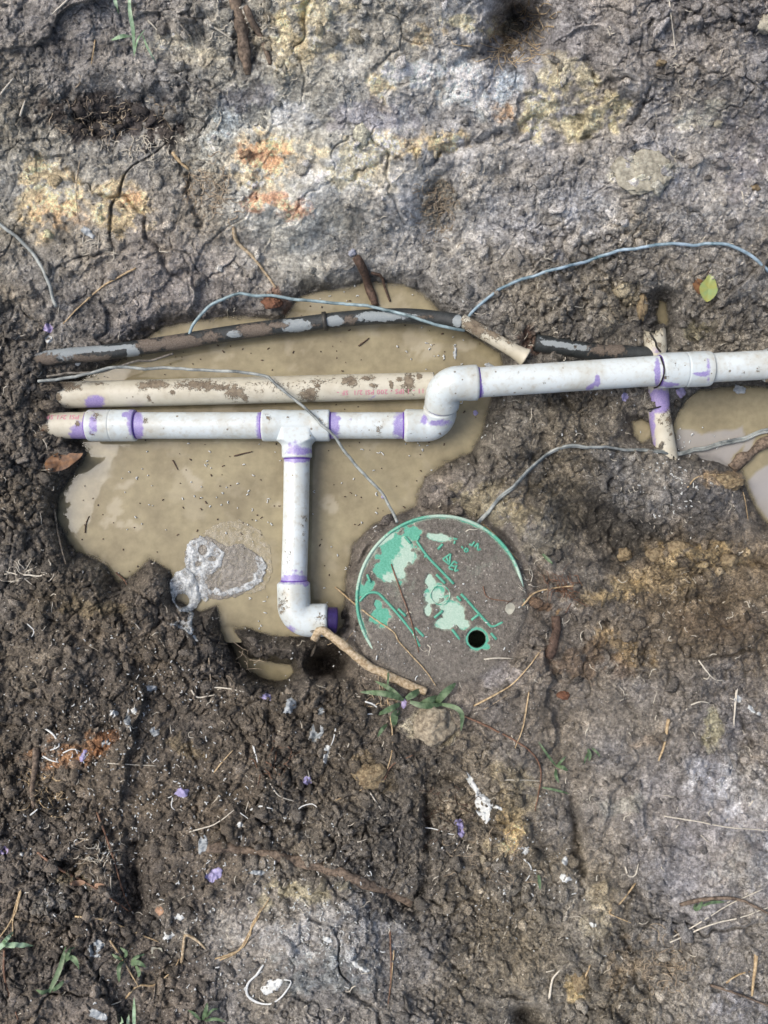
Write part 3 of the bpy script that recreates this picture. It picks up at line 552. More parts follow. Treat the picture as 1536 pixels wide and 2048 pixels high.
# ------------------------------------------------------------------ water
def pud_sky_reflection(px, py):  # where the right puddle gets a painted sky reflection
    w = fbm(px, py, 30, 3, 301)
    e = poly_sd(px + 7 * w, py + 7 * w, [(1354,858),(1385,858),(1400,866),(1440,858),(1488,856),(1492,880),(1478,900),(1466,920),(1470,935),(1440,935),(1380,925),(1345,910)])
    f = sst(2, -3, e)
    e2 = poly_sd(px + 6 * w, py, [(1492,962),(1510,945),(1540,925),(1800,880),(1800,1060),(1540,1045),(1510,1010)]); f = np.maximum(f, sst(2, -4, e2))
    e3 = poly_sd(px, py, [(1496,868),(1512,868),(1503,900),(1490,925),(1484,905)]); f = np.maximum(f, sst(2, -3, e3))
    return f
for wi, (nm, poly) in enumerate(POOLS):
    x0, x1 = min(p[0] for p in poly) - 25, max(p[0] for p in poly) + 25; y0, y1 = min(p[1] for p in poly) - 25, max(p[1] for p in poly) + 25
    st = 4.0 if wi < 2 else 2.0
    X, Y = np.meshgrid(np.arange(x0, x1, st), np.arange(y0, y1, st)); zz = H(X, Y) - LEVEL[wi]; wet = (zz < .0015) & (poly_sd(X, Y, poly) < 24)
    wet &= ~((Y > 1270) & (X > 540)) if wi == 0 else True; wet2 = wet.copy(); wet2[1:] |= wet[:-1]; wet2[:-1] |= wet[1:]; wet2[:, 1:] |= wet[:, :-1]; wet2[:, :-1] |= wet[:, 1:]
    F = grid_faces(*X.shape); keep = wet2.ravel()[F].all(1); F = F[keep]; used = np.unique(F); rem = np.zeros(X.size, int); rem[used] = np.arange(len(used))
    x, y = X.ravel()[used], Y.ravel()[used]
    kl = (CAMH - LEVEL[wi]) / CAMH; V = np.stack([(x - 768) * S * kl, (1024 - y) * S * kl, np.full(len(x), LEVEL[wi])], -1)
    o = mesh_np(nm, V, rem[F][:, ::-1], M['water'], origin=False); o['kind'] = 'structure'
    fattr(o, 'depth', np.clip(-zz.ravel()[used], 0, 1))
    if wi == 1:
        fattr(o, 'film', pud_sky_reflection(x, y) * (.66 + .2 * fbm(x, y, 60, 3, 303))); fattr(o, 'film_sheen_col', np.tile(hexlin('a2a2a6'), (len(x), 1)), 'FLOAT_COLOR')  # pale grey sky reflection painted into the water colour
    else:
        b = fbm(x, y, 60, 4, 311); f = .32 * sst(.18, .5, b + .35 * fbm(x, y, 12, 3, 315)); 
        f = np.where((x > 420) & (y < 900), f, f * .6)
        for cx, cy, rx, ry, a in ((225,1025,22,50,30),(255,1050,36,14,10),(385,960,18,40,-40),(560,1010,20,10,0),(660,1010,26,22,30),(930,690,30,18,0),(850,700,40,30,0),(560,600,40,12,0),(250,970,30,10,-20)):
            f = np.maximum(f, .55 * sst(.4, .9, blob(x, y, cx, cy, rx, ry, a) * (1 + .8 * fbm(x, y, 10, 3, 317))))
        fattr(o, 'film', f); fattr(o, 'film_sheen_col', np.tile(hexlin('b5ae9b'), (len(x), 1)), 'FLOAT_COLOR')

# ------------------------------------------------------------------ the glued white pipe run
ZA = .033
rootA = empty('pipe_run', P(592, 851, 0), 'white plastic pipe run with tee and elbows over the muddy pool', 'pipe')
def seg_pipe(name, pts, r, mat, root, prim=(), dirt=(), n=None, rads=None, cap=True, hollow=None, seg=40, jag=None):
    L = np.linalg.norm(np.diff(np.asarray(pts), axis=0), axis=1).sum(); n = n or max(8, int(L / .0025))
    p = spline(pts, n); V, F = sweep(p, r if rads is None else np.interp(np.linspace(0, 1, n), *rads), seg, cap)
    if hollow:
        k = len(V); Vi, Fi = sweep(p, r * hollow if rads is None else np.interp(np.linspace(0, 1, n), *rads) * hollow, seg, False)
        Fi = [f[:, ::-1] for f in Fi]
        ring = []
        for e in (0, n - 1):
            s = np.arange(seg); s2 = (s + 1) % seg; q = np.stack([e * seg + s, e * seg + s2, k + e * seg + s2, k + e * seg + s], 1); ring.append(q)
        V = np.vstack([V, Vi]); F = F + [f + k for f in Fi] + ring
    if jag:
        rs = np.random.RandomState(jag[1]); T = p[-1] - p[-2]; T /= np.linalg.norm(T); T0 = p[0] - p[1]; T0 /= np.linalg.norm(T0)
        dj = (rs.rand(seg) - .5); dj = (dj + np.roll(dj, 1)) * .8 * jag[0]
        for base in ([0, len(V) // 2] if hollow else [0]):
            if jag[2] != 1:
                V[base:base + seg] += dj[:, None] * T0
            if jag[2] != 0: V[base + (n - 1) * seg: base + n * seg] += dj[:, None] * T
    if root is None:
        o = mesh_np(name, V, merge(F), mat)
    else: o = part(name, V, merge(F), mat, root)
    stains(o, root, prim, dirt); return o
def merge(F):
    by = {}
    for f in F: by.setdefault(np.asarray(f).shape[1], []).append(np.asarray(f))
    return [np.vstack(v) for v in by.values()]
HUBR = ([0, .012, .05, .475, .49, .51, .525, .95, .988, 1], None)
def coupling(name, a, b, r, root, prim, dirt):
    u = [0, .0, .02, .06, .48, .49, .51, .52, .94, .98, 1, 1]; q = [.84, .95, .985, 1, 1, .982, .982, 1, 1, .985, .95, .84]
    a, b = np.array(a), np.array(b); t = np.array([0, .0005, .02, .06, .2, .35, .48, .49, .51, .52, .65, .8, .94, .98, .9995, 1])
    rr = np.array([.84, .95, .985, 1, 1, 1, 1, .984, .984, 1, 1, 1, 1, .985, .95, .84]) * r
    tt = np.unique(np.concatenate([t, np.linspace(0, 1, 44)])); rr = np.interp(tt, t, rr)
    V, F = sweep(a + (b - a) * tt[:, None], rr, 48, True); o = part(name, V, merge(F), M['fit'], root); stains(o, root, prim, dirt); return o
rp, rh = .0234, .0279
seg_pipe('pipe_stub', [P(90, 851, ZA), P(184, 851, ZA)], rp, M['oldpvc'], rootA, prim=[(172,868,28,26,1.2),(178,838,9,16,1.2)], dirt=[(88,862,10,16),(92,835,8,10),(155,848,5,5)], jag=(.006, 3, 0))['label'] = 'cream old pipe stub with purple primer'
coupling('coupling', P(177, 851, ZA), P(272, 851, ZA), rh, rootA, [(268,832,14,14,1.1),(266,850,12,22,.8),(186,850,10,24,.7),(252,829,9,6,.9),(274,865,8,10,.9)], [(192,832,9,9,.6),(185,868,6,4,.7)])
seg_pipe('pipe', [P(268, 851, ZA), P(530, 851, ZA)], rp, M['pvc'], rootA, prim=[(276,852,11,34,.95),(521,851,10,34,.85),(490,846,4,10,.4)], dirt=[(291,840,6,5,.8),(288,850,3,3,.7)])
# tee: hub along the run, flared branch
mb = MB(); t = np.linspace(0, 1, 60)
a, b = np.array(P(525, 851, ZA)), np.array(P(660, 851, ZA))
rr = rh * (1 - .05 * np.clip(1 - t / .012, 0, 1) - .05 * np.clip(1 - (1 - t) / .012, 0, 1)) * (1 - .025 * sst(.2, .3, t) * sst(.8, .7, t))
mb.add(*sweep(a + (b - a) * t[:, None], rr, 56)); 
t = np.linspace(0, 1, 46); a, b = np.array(P(593, 853, ZA + .0005)), np.array(P(594, 916, ZA))
rr = rh * (.95 + .34 * np.clip((.64 - t) / .20, 0, 1) ** 2.0); rr = np.where(t > .985, rh * .88, rr)
Vt, Ft = sweep(a + (b - a) * t[:, None], rr, 56); Vt[:, 2] = ZA + np.clip(Vt[:, 2] - ZA, -rh * .955, rh * .955); mb.add(Vt, Ft)
tee = mb.build('tee', M['fit'], rootA); stains(tee, rootA, [(600,902,30,9,.75),(590,890,16,10,.62)], [(536,835,6,6,.8),(575,834,4,4,.6),(645,843,8,5,.5)])
seg_pipe('branch_pipe', [P(594, 905, ZA), P(592, 1030, ZA), P(588, 1172, ZA + .003)], .0228, M['pvc'], rootA, prim=[(594,918,30,7,1.1),(590,1158,32,9,.95),(590,1146,26,9,.5)], dirt=[(612,1030,4,18,.45),(608,1050,6,30,.42),(578,1110,8,26,.42)])
def arc_path(p0, c, p1, rad, n=26):
    p0, c, p1 = map(np.array, (p0, c, p1)); u = (p0 - c) / np.linalg.norm(p0 - c); v = (p1 - c) / np.linalg.norm(p1 - c)
    ca = u @ v; half = math.acos(np.clip(ca, -1, 1)) / 2; d = rad / math.tan(half); A, B_ = c + u * d, c + v * d
    o = c + (u + v) / np.linalg.norm(u + v) * rad / math.sin(half); a0, a1 = A - o, B_ - o; ang = math.acos(np.clip(a0 @ a1 / rad ** 2, -1, 1))
    w = (a1 - a0 * math.cos(ang)) / math.sin(ang); th = np.linspace(0, ang, n)[:, None]
    return np.vstack([np.linspace(p0, A, 12)[:-1], o + a0 * np.cos(th) + w * np.sin(th), np.linspace(B_, p1, 12)[1:]])
def elbow(name, p0, c, p1, r, rad, root, prim, dirt, waist=.04):
    p = arc_path(p0, c, p1, rad); d = np.concatenate([[0], np.cumsum(np.linalg.norm(np.diff(p, axis=0), axis=1))]); L = d[-1]
    e = np.minimum(d, L - d)
    rr = r * np.interp(e, [0, .0008, .002, .016, .022], [.86, .955, 1, 1, 1 - waist])
    V, F = sweep(p, rr, 56); o = part(name, V, merge(F), M['fit'], root); stains(o, root, prim, dirt); return o
elbow('elbow', P(587, 1163, .036), P(589, 1241, .038), P(656, 1240, .038), .0290, .028, rootA, [(580,1258,12,9,.7),(612,1166,8,8,.8),(587,1166,34,5,.6)], [(563,1210,10,20,.62),(626,1262,6,3,.9),(640,1238,16,20,.42),(575,1180,3,3,.8)], .0)
o = seg_pipe('primed_pipe_end', [P(650, 1240, .038), P(673, 1241, .035)], .0232, M['darkpurple'], rootA); o['label'] = 'dark purple primed pipe end entering mud wall'
seg_pipe('pipe', [P(655, 851, ZA), P(815, 851, ZA)], rp, M['pvc'], rootA, prim=[(667,852,13,34,.85),(799,852,14,34,.75),(677,837,6,6,.8),(700,838,5,3,.55)], dirt=[(757,860,9,18,.45),(722,861,3,3,.5)])
cN = np.array([-.02, .71, .70]); cN /= np.linalg.norm(cN)
C0 = np.array(P(879, 851, ZA)); C1 = C0 + cN * .086; RING = C0 + cN * .040
dirx = np.array(P(1320, 741, .097)) - np.array(P(957, 765, .094)); dirx /= np.linalg.norm(dirx)
elbow('elbow', P(808, 851, ZA), C0, C0 + cN * .041, .0288, .0255, rootA, [(880,846,30,7,.7),(848,840,8,12,.7)], [(880,868,3,3,.9),(820,867,10,4,.5)], .02)
C1 = np.array(P(888, 768, ZA + .061)); u2 = (C1 - C0) / np.linalg.norm(C1 - C0)
E1 = np.array(P(957, 765, .094))
elbow('elbow', C0 + u2 * .0425, C1, E1, .0300, .0255, rootA, [], [(882,812,20,3,.3)], .02)
V, F = sweep(np.array([C0 + u2 * .038, C0 + u2 * .045]), .0255, 48); part('primer_ring', V, merge(F), M['purple'], rootA)
for nm_, a_, b_, r_ in (('primer_ring', P(271.5, 851, ZA), P(274.5, 851, ZA), rp), ('primer_ring', P(522.5, 851, ZA), P(525.8, 851, ZA), rp), ('primer_ring', P(659.5, 851, ZA), P(663, 851, ZA), rp), ('primer_ring', P(805, 851, ZA), P(808.6, 851, ZA), rp),
        ('primer_ring', P(174.5, 851, ZA), P(177.5, 851, ZA), rp), ('primer_ring', P(594, 915, ZA), P(594, 919, ZA), .0228), ('primer_ring', P(588, 1160, .036), P(588, 1164, .036), .0228), ('primer_ring', P(956, 765.2, .094), P(959, 765, .094), .0253), ('primer_ring', P(1316, 741.4, .097), P(1319.5, 741.2, .097), .0253)):
    V, F = sweep(np.array([a_, b_]), r_ + .0007, 40); part(nm_, V, merge(F), M['purple'], rootA)
# small moulded boss on the upper elbow, and its embossed letters
bz = .0272 - .0004
bc = np.array(P(908, 748, .118)); V, F = sweep(np.array([bc - [0, 0, .003], bc + [0, 0, .0010]]), .0042, 24); part('moulded_boss', V, merge(F), M['fit'], rootA)
E2 = np.array(P(1322, 741, .097)); 
seg_pipe('pipe', [P(950, 765.5, .094), E2], .0253, M['pvc'], rootA, prim=[(961,782,7,18,.8),(962,760,3,5,.8),(1195,762,5,12,1.1),(1185,771,16,5,.95,-35),(1315,745,6,34,.9)], dirt=[(1088,768,6,8,.45),(1050,745,30,3,.35)])
coupling('coupling', P(1319, 741.5, .097), P(1420, 737, .097), .0296, rootA, [(1325,768,24,5,1.1,8),(1340,769,20,4,.9),(1410,748,8,6,.9),(1398,748,14,4,.9),(1417,740,5,30,.6)], [(1330,755,5,5,.8),(1350,728,10,14,.4)])
seg_pipe('pipe', [P(1412, 736, .097), P(1640, 724, .097)], .0245, M['pvc'], rootA, prim=[(1424,738,5,34,.95)], dirt=[(1487,748,6,5,.5),(1518,740,8,12,.4)])
coupling('coupling', P(1531, 731, .097), P(1640, 724, .097), .0285, rootA, [], [(1535,715,10,20,.9),(1536,760,10,10,.8)])

# text moulded or printed on pipes, bent round the pipe
def pipe_text(body, name, p0, p1, r, mat, root, size, lift=.0003, ang=0.0, flip=True, start=None):
    """letters read upside down along p1 -> p0; ang = degrees round the pipe from its top, + to picture bottom"""
    cu = bpy.data.curves.new(name, 'FONT'); cu.body = body; cu.size = size; cu.resolution_u = 2; cu.space_character = 1.08; cu.offset = size * .012
    to = bpy.data.objects.new(name, cu); scene.collection.objects.link(to); bpy.context.view_layer.update()
    me = bpy.data.meshes.new_from_object(to.evaluated_get(bpy.context.evaluated_depsgraph_get())); bpy.data.objects.remove(to)
    import bmesh
    bm = bmesh.new(); bm.from_mesh(me); bmesh.ops.triangulate(bm, faces=bm.faces)
    for _ in range(3): bmesh.ops.subdivide_edges(bm, edges=[e for e in bm.edges if e.calc_length() > size * .28], cuts=1)
    bmesh.ops.triangulate(bm, faces=bm.faces)
    V = np.array([v.co[:] for v in bm.verts]); F = np.array([[v.index for v in f.verts] for f in bm.faces]); bm.free()
    p0, p1 = np.array(p0), np.array(p1); T = (p1 - p0) / np.linalg.norm(p1 - p0); up = np.array([0, 0, 1.0]); up -= T * (up @ T); up /= np.linalg.norm(up); side = np.cross(up, T)
    s = -1 if flip else 1
    st = (p1 if flip else p0) if start is None else start
    a = R(ang) * -1 + s * (V[:, 1] - size * .35) / r
    rr = r + lift
    W = st + s * T * V[:, 0:1] + rr * (np.cos(a)[:, None] * up + np.sin(a)[:, None] * side)
    return part(name, W, F, mat, root, False)
pipe_text('PSI 2/1.SF', 'printed_marking', P(92, 851, ZA), P(167, 851, ZA), rp, M['ink'], rootA, .0135, ang=-32)

# ------------------------------------------------------------------ older cream pipe alongside
rootB = empty('old_pipe', P(480, 785, 0), 'aged cream pipe with pink print lying behind the white pipe run', 'pipe')
b0, b1 = P(98, 791, .024), P(868, 771, .026)
D = [(125,770,34,8,1.0),(145,775,20,8,.9),(116,795,8,10,.9),(108,812,22,5,.9),(200,768,20,5,.6),(285,772,12,10,.8),(310,768,26,9,1),(345,785,6,6,1),(400,770,50,11,.9),(470,785,20,14,.9),(430,775,60,7,.9),(490,795,8,8,.9),(298,797,4,7,.8),
     (530,768,60,6,.5),(618,790,18,16,1),(622,808,10,8,.9),(636,772,6,5,1),(700,762,18,11,1),(735,757,12,6,1),(748,772,9,5,1),(783,770,4,9,1.2),(799,759,5,5,1.2),(818,766,11,20,1.1),(838,752,6,5,1.2),(828,752,3,3,1),(560,775,60,20,.38),(640,762,40,6,.6)]
seg_pipe('pipe_body', [b0, b1], .0236, M['oldpvc'], rootB, prim=[(190,806,18,14,1.1),(196,796,12,8,.7),(748,793,9,3,.6,-40),(740,798,6,3,.5)], dirt=D, hollow=.86, jag=(.012, 5, 0), seg=44)
pipe_text('11 - 1 IPS - 200 PSI 2/1  SF -', 'printed_marking', b0, P(848, 772, .026), .0236, M['ink'], rootB, .0122, ang=30)

# ------------------------------------------------------------------ broken cream pipe under the coupling
rootC = empty('broken_pipe', P(1325, 860, 0), 'broken cream pipe with purple primer crossing under the upper coupling', 'pipe')
seg_pipe('pipe_body', [P(1309, 668, .046), P(1314, 740, .036), P(1318, 820, .026), P(1334, 918, .012)], .019, M['oldpvc'], rootC,
   prim=[(1318,802,26,22,1.2),(1304,850,7,40,.8),(1306,888,6,30,.6),(1310,700,14,10,.45),(1304,672,4,10,.4)], dirt=[(1318,838,5,5,.7),(1325,830,4,4,.8),(1323,848,4,4,1),(1342,868,3,3,1.2),(1326,888,7,4,.7),(1300,676,10,16,.55),(1340,835,9,24,.75),(1318,690,14,12,.5)], hollow=.84, jag=(.014, 9, 2), seg=36)
V, F = sweep(spline([P(1296, 819, .038), P(1310, 816, .0475), P(1334, 810, .040)], 12), .0012, 8); part('cut_line', V, merge(F), M['blackwire'], rootC)

# short flared cream pipe, broken off
o = seg_pipe('broken_pipe', [P(922, 640, .050), P(985, 676, .052), P(1052, 716, .052)], .012, M['oldpvc'], None, prim=(), dirt=[(950,655,30,16,1,30),(985,665,24,10,.9,30),(1015,682,20,6,.6,30),(1020,700,24,5,.35,30)], rads=([0, .7, .82, .93, 1], [.0115, .0118, .0122, .0142, .0172]), hollow=.86, seg=36)
tag(o, 'short cream pipe with flared open end broken off beside black pipe', 'pipe')

# ------------------------------------------------------------------ black poly pipe and its cut-off rest
rootD = empty('black_pipe', P(500, 660, 0), 'muddy black poly pipe curving across the top of the pool', 'pipe')
pts = [(60,722),(130,712),(200,706),(330,688),(480,664),(600,649),(700,637),(800,632),(880,638),(925,646)]
zz = [.052,.050,.040,.030,.026,.026,.028,.032,.040,.048]
seg_pipe('pipe_body', [P(x, y, z) for (x, y), z in zip(pts, zz)], .0136, M['black'], rootD,
   prim=[(140,702,80,7,.95,-6),(230,696,50,5,.9,-8),(130,714,30,10,.7),(266,706,12,12,1.2),(470,668,14,7,1.2),(300,672,30,4,.6),(590,651,32,12,1.1),(668,642,20,10,1.1),(760,633,46,10,.95),(790,630,50,5,.9),(915,642,10,12,1.1),(730,636,30,8,.7)],
   dirt=[(180,718,60,10,.9),(300,690,28,14,1.1),(360,686,46,16,1.1),(420,674,26,14,.8),(510,660,36,14,1.1),(555,650,24,8,.9),(90,720,36,14,.9),(700,640,16,12,.8),(850,634,30,6,.6),(630,650,18,5,.6)], seg=32)
cc = spline([P(x, y, z) for (x, y), z in zip(pts, zz)], 200); k = int(np.argmin(abs(to_px(cc)[0] - 650)))
V, F = sweep(cc[k - 1:k + 2] , .0168, 32); cl = part('hose_clamp', V, merge(F), M['steel'], rootD)
V, F = sweep(cc[k - 3:k + 4:2], .0146, 32); part('clamp_band', V, merge(F), M['steel'], cl).location = -cl.location
o = seg_pipe('black_pipe', [P(1070, 685, .050), P(1130, 694, .050), P(1200, 704, .046), P(1330, 712, .040)], .0150, M['black'], None, prim=[(1110,688,36,6,.9,8),(1150,694,40,7,.8,8),(1085,680,10,8,.5)], dirt=[(1200,700,30,14,.8),(1230,698,24,16,1),(1110,705,14,5,.5)], hollow=.8, seg=32)
tag(o, 'cut end of black pipe half buried behind the upper white pipe', 'pipe')

# ------------------------------------------------------------------ wires
def wire(name, pts, r, mat, label, cat='wire', group=None, zs=None, seg=10, twist=0, lift=.001, wob=.0):
    n = int(max(12, np.linalg.norm(np.diff(np.array(pts, float), axis=0), axis=1).sum() / 7))
    if zs is not None:
        p3 = spline([(x, y, z) for (x, y), z in zip(pts, zs)], n); 
        zz = np.maximum(p3[:, 2], H(p3[:, 0], p3[:, 1]) + r * .5)
        pp = np.array([P(a, b, c) for a, b, c in zip(p3[:, 0], p3[:, 1], zz)])
    else: pp = ground_path(pts, n, r, lift)
    mb = MB()
    rs = np.random.RandomState(len(label)); j = (rs.rand(n, 3) - .5) * .0026; j2 = np.stack([np.interp(np.arange(n), np.arange(0, n + 5, 5), (rs.rand(len(np.arange(0, n + 5, 5))) - .5) * .006) for _ in range(3)], 1); j2[:, 2] *= .3; pp = pp + (j + np.roll(j, 1, 0) + np.roll(j, 2, 0)) / 3 + j2
    if twist:
        th = np.linspace(0, twist * n, n); off = np.stack([np.cos(th) * .3, np.cos(th), np.sin(th)], 1) * r * .8
        mb.add(*sweep(pp + off, r * .8, seg)); mb.add(*sweep(pp - off, r * .8, seg))
    else: mb.add(*sweep(pp, r, seg, wob=wob))
    return tag(mb.build(name, mat), label, cat, group)
wire('wire', [(-60,400),(0,445),(40,478),(75,520),(95,560),(104,590),(113,612)], .0030, M['wire'], 'pale grey wire arcing down the bank at the left edge', lift=.006)
wire('wire', [(374,674),(385,648),(398,632),(425,605),(470,590),(540,592),(620,600),(700,607),(780,622),(850,642),(905,656),(930,660)], .0027, M['tealwire'], 'teal grey wire looping above and over the black pipe', zs=[.034,.040,.044,.048,.05,.045,.042,.042,.05,.062,.058,.05])
wire('wire', [(78,765),(150,750),(230,737),(330,738),(430,744),(520,752),(560,772),(610,815),(650,852),(690,905),(740,960),(775,1003),(797,1042)], .0026, M['wire'], 'grey wire running across both pipes down to the green lid', zs=[.07,.066,.062,.056,.056,.058,.060,.063,.065,.058,.05,.055,.076])
wire('wire', [(95,750),(180,745),(240,730),(300,722),(345,708)], .0022, M['dullwire'], 'short muddy wire branch between black and cream pipes', lift=.004, zs=[.066,.06,.05,.035,.03])
wire('wire', [(925,648),(950,620),(1000,580),(1060,550),(1130,533),(1200,512),(1280,495),(1370,490),(1450,493),(1500,510),(1545,548),(1600,590)], .0027, M['bluewire'], 'bluish wire arching over the clods to the right edge', lift=.008)
wire('wire', [(955,1050),(975,1025),(1000,1000),(1050,950),(1100,908),(1150,893),(1250,898),(1350,905),(1400,900),(1450,885),(1545,860),(1640,830)], .0030, M['wire'], 'twisted grey wire pair arching from lid over right puddle', twist=.035, lift=.004, zs=None)
wire('cord', [(1303,664),(1312,690),(1322,706)], .0016, M['blackwire'], 'thin black cord hooked behind the upper coupling', 'cord', zs=[.068,.075,.115])
wire('cord', [(1321,712),(1327,730),(1327,752),(1318,772),(1308,776)], .0013, M['blackwire'], 'thin black cord looped over the pipe at the upper coupling', 'cord', zs=[.118,.127,.127,.108,.09])

# ------------------------------------------------------------------ green valve box lid
rootL = empty('valve_box_lid', P(LX, LY, LZ - .012), 'round green valve box lid mostly covered by thin brown mud', 'lid')
kz = (CAMH - LZ) / CAMH; RL = LR * S * kz; LC = np.array(P(LX, LY, LZ))
nr, ns = 90, 200
rr_ = np.linspace(0, RL, nr)[1:]; th = np.arange(ns) * 2 * math.pi / ns
X = (rr_[:, None] * np.cos(th)).ravel(); Y = (rr_[:, None] * np.sin(th)).ravel(); hx_, hy_ = (954 - LX) * S * kz, -(1278 - LY) * S * kz; hr = 18.5 * S * kz
d = np.hypot(X - hx_, Y - hy_); lim = (d < hr + .0022) ; kx = np.where(lim, hr / np.maximum(d, 1e-9), 1)
F = grid_faces(nr - 1, ns, True); cxm = X[F].mean(1); cym = Y[F].mean(1); ok = np.hypot(cxm - hx_, cym - hy_) > hr
X2 = hx_ + (X - hx_) * kx; Y2 = hy_ + (Y - hy_) * kx
V = np.stack([X2 + LC[0], Y2 + LC[1], np.full(len(X), LZ)], 1)
V = np.vstack([V, [LC[0], LC[1], LZ]]); c0 = len(V) - 1; fan = np.stack([np.arange(ns), (np.arange(ns) + 1) % ns, np.full(ns, c0)], 1)
plate = part('plate', V, [F[ok], fan], M['green'], rootL)
pxl, pyl = to_px(V)
pale = np.zeros(len(V))
for cx, cy, rx, ry, a in ((805,1132,26,26,0),(815,1108,22,18,30),(782,1155,20,14,0),(910,1232,40,34,35),(862,1160,16,22,0),(878,1072,34,12,8),(870,1200,26,24,0),(812,1085,12,14,0),(895,1250,26,20,0),(855,1222,14,16,0),(740,1105,14,30,35),(770,1075,30,10,-35)):
    pale = np.maximum(pale, blob(pxl, pyl, cx, cy, rx, ry, a, 3))
fattr(plate, 'pale', pale)
q = np.linspace(0, 2 * math.pi, 241)[:-1]
def ring(cx, cy, r, tr, z, name, sub=None, a0=0, a1=360, wobz=0):
    q = np.radians(np.linspace(a0, a1, 200)); p = np.stack([cx + r * np.cos(q), cy + r * np.sin(q), np.full(len(q), z)], 1)
    if wobz: p[:, 2] += wobz * np.sin(q * 7.3) * np.cos(q * 3.1)
    V, F = sweep(p, tr, 10, False); o = part(name, V, F, M['green'], rootL)
    fattr(o, 'pale', .62 + .35 * np.sin(np.repeat(q, 10) * 5 + 1)); return o
ring(LC[0], LC[1], RL, .0029, LZ + .0003, 'rim', wobz=.0010)
V, F = sweep(np.array([[LC[0], LC[1], LZ - .11], [LC[0], LC[1], LZ - .004]]), RL * .985, 64, False); o = part('box_wall', V, F, M['green'], rootL); fattr(o, 'pale', np.zeros(len(V)))
V, F = sweep(np.array([[hx_ + LC[0], hy_ + LC[1], LZ - .006], [hx_ + LC[0], hy_ + LC[1], LZ]]), hr, 40, False); o = part('hole_collar', V, F, M['green'], rootL); fattr(o, 'pale', np.zeros(len(V)))
ring(LC[0] + (880 - 660) * 0 + (880.5 - LX) * S * kz, LC[1] - (1190 - LY) * S * kz, 19 * S * kz, .0010, LZ + .0012, 'raised_circle')
rsL = np.random.RandomState(4)
def rib(pts, w, name='rib', hgt=.0040, crop=True):
    p = [(660 + a / 3.2, 980 + b / 3.2) for a, b in pts] if crop else pts
    n = max(6, int(np.linalg.norm(np.diff(np.array(p), axis=0), axis=1).sum() / 3)); s = spline(p, n)
    zz = LZ + hgt - .0016 + .0007 * vnoise(s[:, 0] / 9, s[:, 1] / 9, 17)
    V, F = sweep(np.array([P(x, y, z) for x, y, z in zip(s[:, 0], s[:, 1], zz)]), w, 10); return V, F
RIBS = [[(572,292),(556,325)],[(556,328),(620,420),(705,510),(792,600)],[(625,415),(604,428)],[(680,540),(737,597)],[(690,380),(722,345)],[(880,708),(1000,842),(1040,872),(1105,845)],[(955,795),(905,832)],
 [(838,665),(880,706)],[(812,680),(838,708)],[(190,712),(240,662),(300,658),(345,695),(440,800),(530,912)],[(436,760),(486,806)],[(545,880),(600,936)],[(782,892),(830,955)],[(668,818),(722,772)],[(1030,915),(1065,955)],
 [(238,540),(258,590)],[(480,300),(515,340)],[(530,912),(575,1000)]]
for p in RIBS:
    V, F = rib(p, .0024); o = part('rib', V, merge(F), M['green'], rootL); fattr(o, 'pale', np.full(len(V), .12))
LET = {'A': [[(722,442),(772,408)],[(745,425),(760,462)],[(722,442),(765,478)],[(772,408),(765,478)]], 'E': [[(760,500),(795,455)],[(762,503),(788,510)],[(775,482),(800,490)],[(795,455),(815,470)]],
       'L': [[(812,480),(798,520)],[(798,520),(822,512)]], 'N': [[(890,348),(918,352)],[(905,360),(925,330)],[(925,365),(948,340)],[(948,340),(945,385)],[(945,385),(965,378)]],
       'F': [[(790,310),(815,315)],[(800,325),(795,345)],[(840,360),(852,372)]], 'O': [[(862,378),(878,374),(884,388),(872,396),(861,388),(862,378)]]}
for k_, st_ in LET.items():
    mb = MB()
    for p in st_: mb.add(*rib(p, .0018))
    o = mb.build('raised_letter', M['green'], rootL); fattr(o, 'pale', np.full(len(o.data.vertices), .2))

# ------------------------------------------------------------------ roots, sticks, needles
def stick(name, pts, r, mat, label, cat, group=None, taper=.5, lift=0, seg=8, wob=.35, twigs=(), zs=None, flat=1.0):
    L = np.linalg.norm(np.diff(np.array(pts, float), axis=0), axis=1).sum(); n = int(max(7, L / 6))
    pp = ground_path(pts, n, r, lift)
    if zs: pp = np.array([P(a, b, c) for a, b, c in spline([(x, y, z) for (x, y), z in zip(pts, zs)], n)])
    rs = np.random.RandomState(int(pts[0][0] * 7 + pts[0][1]) % 9999); j = (rs.rand(n, 3) - .5) * min(r, .002) * .8; pp = pp + (j + np.roll(j, 1, 0) + np.roll(j, -1, 0)) / 3
    rad = r * np.interp(np.linspace(0, 1, n), [0, .08, .9, 1], [.8, 1, 1 - taper * .8, 1 - taper])
    mb = MB().add(*sweep(pp, rad, seg, wob=wob, seed=n, flat=flat))
    for (tp, tr) in twigs: mb.add(*sweep(ground_path(tp, 10, tr, lift + r * .3), np.linspace(tr, tr * .4, 10), 6))
    return tag(mb.build(name, mat), label, cat, group)
def tube(name, rows):
    for pts, r, mat, label, cat in rows: stick(name, pts, r, M[mat], label, cat)
stick('root', [(462,-40),(474,20),(487,60),(490,110),(497,150)], .0105, M['bark'], 'thick bark covered root coming down bank at top left', 'root', taper=.3, wob=.9, seg=16, lift=-.004)
stick('root', [(492,15),(505,45),(520,72),(541,128)], .0055, M['bark'], 'thinner brown root beside the thick root at top', 'root', wob=.5)
stick('root', [(712,512),(728,545),(738,580),(752,612)], .0080, M['darkroot'], 'dark root reaching down over the top edge of pool', 'root', wob=.7, seg=12, taper=.3)
stick('root', [(742,545),(762,552),(770,575),(780,602)], .0032, M['darkroot'], 'thin dark root right of the dark root above pool', 'root')
